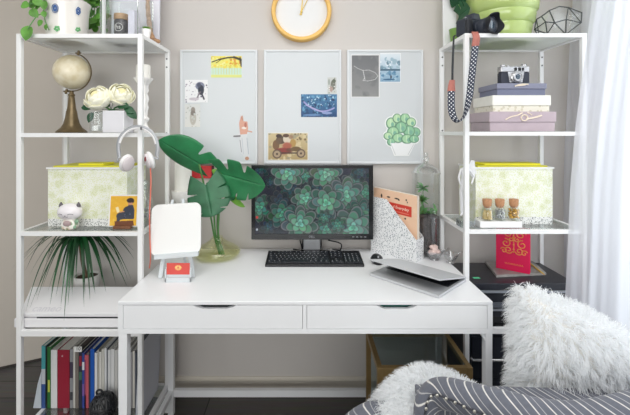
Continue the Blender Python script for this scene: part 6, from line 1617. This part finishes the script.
# outside back panel under the roll
pts = [W(427, 470, .975), W(430, 404, .975), W(446, 398, .962), W(470, 406, .925), W(505, 414, .885), W(545, 424, .865), W(622, 415, .868), W(665, 403, .90), W(700, 470, .95)]
low = [Vector((p.x, p.y+.012, .16)) for p in (pts[0], pts[-1])]
top_ = [p+Vector((0, .010, 0)) for p in pts[1:-1]]
rows = []
strip = [Vector((W(428, 470, .975).x, .985, 0))]+[Vector((p.x, p.y, 0)) for p in top_]+[Vector((W(700, 470, .95).x, .96, 0))]
tops = [top_[0].z-.05]+[p.z for p in top_]+[top_[-1].z-.03]
def backpanel():
    me = bpy.data.meshes.new('back_panel'); V = []; U = []; F = []
    cols = []
    for (a, za), (b, zb) in zip(list(zip(strip, tops))[:-1], list(zip(strip, tops))[1:]):
        for t in range(6): cols.append((a.lerp(b, t/6), za+(zb-za)*t/6))
    cols.append((strip[-1], tops[-1])); s_ = 0
    for d in (0, .05):
        s_ = 0
        for i, (p, z) in enumerate(cols):
            if i: s_ += (p-cols[i-1][0]).length
            for j in range(7): V.append((p.x, p.y+d, .17+(z-.17)*j/6)); U.append((s_/.03, j/6))
    n_ = len(cols)
    for d in range(2):
        for i in range(n_-1):
            for j in range(6):
                a = d*n_*7+i*7+j; F.append((a, a+7, a+8, a+1) if d == 0 else (a, a+1, a+8, a+7))
    for i in range(n_-1):
        for j in (0, 6):
            a = i*7+j; b = n_*7+a; F.append((a, b, b+7, a+7))
    for i in (0, n_-1):
        for j in range(6):
            a = i*7+j; b = n_*7+a; F.append((a, a+1, b+1, b))
    me.from_pydata(V, [], F); uv = me.uv_layers.new(name='UVMap')
    for lp in me.loops: uv.data[lp.index].uv = U[lp.vertex_index]
    return link('back_panel', me, m_up, ch)
bpn = backpanel()
# nailhead trim follows the panel edge
m_nail = mat('pewter_nail', (190, 188, 180), .3, metal=.7)
npx = [(424.6, 416, .945), (425.8, 408, .944), (427.2, 401.5, .944), (430.8, 396, .945), (436.8, 394.8, .938), (445.8, 398, .925), (454.7, 401.8, .911), (463.5, 406, .897), (474, 410.6, .882), (484, 414.6, .866)]
nl = smoothpath([W(*q) for q in npx], 8)
B().tube(nl, .0022, 6).build('trim_tape', mat('dark_tape', (60, 61, 68), .8), bpn, smooth=60)
for q in npx:
    p = W(*q); B().ball(p+Vector((0, -.003, 0)), .0042, (1, .6, 1), 12, 8).build('nailhead', m_nail, bpn, smooth=80)
# inside back, seat, arms, legs
panel('inside_back', [Vector((.30, 1.005, .40)), Vector((.92, .98, .40)), Vector((.92, .98, .66)), Vector((.30, 1.005, .66))], (0, .05, 0), m_up, ch)
panel('seat', [Vector((.27, 1.06, .22)), Vector((.93, 1.06, .22)), Vector((.93, 1.06, .43)), Vector((.27, 1.06, .43))], (0, .345, 0), m_up, ch, bev=.02)
ap_ = [W(334, 480, 1.13), W(348, 442, 1.12), W(364, 426, 1.11), W(382, 420, 1.10), W(402, 418, 1.085), W(416, 419, 1.06)]
sweep('arm', ap_, [.045, .048, .05, .05, .048, .045], m_up, ch, per=.04, slant=.8, n=20)
sweep('arm', [Vector((.92, 1.06, .60)), Vector((.95, 1.2, .58)), Vector((.96, 1.32, .55)), Vector((.96, 1.39, .48))], .045, m_up, ch, per=.04, slant=.8)
panel('arm_side', [Vector((.17, 1.10, .2)), Vector((.26, 1.06, .2)), Vector((.27, 1.06, .44)), Vector((.17, 1.10, .36))], (.0, .28, 0), m_up, ch)
panel('arm_side', [Vector((.935, 1.06, .2)), Vector((.985, 1.06, .2)), Vector((.985, 1.06, .56)), Vector((.935, 1.06, .56))], (0, .36, 0), m_up, ch)
for (x, y) in ((.32, 1.04), (.90, 1.02), (.30, 1.37), (.90, 1.37)):
    B().lathe([(0, 0), (.014, 0), (.024, .17), (.024, .219), (0, .219)], (x, y, 0), 16).build('leg', mat('dark_walnut', (62, 44, 34), .4) if 'dark_walnut' not in MATS else MATS['dark_walnut'], ch, smooth=40)
# ------------------------------------------------------------------ fur
m_fur = bpy.data.materials.new('white_fur'); m_fur.use_nodes = True
N, L = nt(m_fur); b = N['Principled BSDF']; b.inputs['Base Color'].default_value = (*lin((252, 253, 254)), 1); b.inputs['Roughness'].default_value = .7; b.inputs['Sheen Weight'].default_value = .2
tl = N.new('ShaderNodeBsdfTranslucent'); tl.inputs['Color'].default_value = (*lin((252, 253, 254)), 1); mx = N.new('ShaderNodeMixShader'); mx.inputs[0].default_value = .6
L.new(b.outputs[0], mx.inputs[1]); L.new(tl.outputs[0], mx.inputs[2]); L.new(mx.outputs[0], N['Material Output'].inputs['Surface'])
m_hide = mat('hide_white', (236, 233, 228), .8)
# cushion
cu = thing('fur_cushion', 'large white shaggy fur cushion leaning in the armchair', 'cushion', (.80, 1.13, .44))
c00, c10, c01, c11 = W(514, 448, 1.10), W(655, 456, 1.06), W(518, 286, 1.17), W(655, 356, 1.12)
rows_f, rows_b = [], []
nrm = ((c10-c00).cross(c01-c00)).normalized()
if nrm.y > 0: nrm = -nrm
n_ = 18
def cpt(u, v, s_):
    p = c00*(1-u)*(1-v)+c10*u*(1-v)+c01*(1-u)*v+c11*u*v
    e_ = (1-(2*u-1)**4)*(1-(2*v-1)**4); pin = 1-.05*(1-abs(2*u-1)**2)*abs(2*v-1)-0
    cc = (c00+c10+c01+c11)/4
    return cc+(p-cc)*(1-.04*((1-(2*u-1)**2)*abs(2*v-1)+(1-(2*v-1)**2)*abs(2*u-1)))+nrm*s_*.075*math.sqrt(max(0, e_))+Vector((0, 0, .03*math.sin(PI*u)*v))
bm = B(); bm.grid([[cpt(i/n_, j/n_, 1) for i in range(n_+1)] for j in range(n_+1)]); bm.grid([[cpt(i/n_, j/n_, -1) for i in range(n_+1)] for j in range(n_+1)])
bmesh.ops.remove_doubles(bm.bm, verts=bm.bm.verts, dist=.0005)
cv_ = bm.build('cover', m_hide, cu, smooth=80)
fur('fur', cv_, 34000, .046, .0021, m_fur, cu, grav=.5, clump=1300, comb=Vector((-.25, -.1, .25)), seed=3)
# sheepskin throw over the arm and seat
th_ = thing('sheepskin_throw', 'white sheepskin throw draped over the striped chair arm', 'throw', W(430, 400, 1.1))
bm = B(); rows = []
ctl = [(376, 438), (381, 420), (390, 405), (401, 393), (416, 383), (432, 379), (447, 383), (461, 390), (474, 397), (490, 403), (508, 410)]
cs = smoothpath([Vector((x, y, 0)) for x, y in ctl], 3)
def tp(i, j):
    q = cs[i]; v = j/9                      # v runs from the near edge over the crest to the far edge
    Y = .99+.02*(1-i/len(cs))+.22*v; h = .45+.55*math.sin(PI*(.12+.60*v))
    base = W(q.x, q.y, 1.09); z = base.z-.10*(1-h)-(.10*max(0, v-.6)/.4)
    return Vector((base.x+(.03*(v-.5)), Y+.0, max(z, .30)))
bm.grid([[tp(i, j) for i in range(len(cs))] for j in range(10)])
sk_ = bm.build('hide', m_hide, th_, smooth=80)
md = sk_.data
import mathutils
fl_ = sum(p.normal.z for p in md.polygons)
if fl_ < 0: md.flip_normals()
fur('fur', sk_, 20000, .048, .0021, m_fur, th_, grav=.5, clump=800, comb=Vector((-.25, -.15, .3)), seed=5)
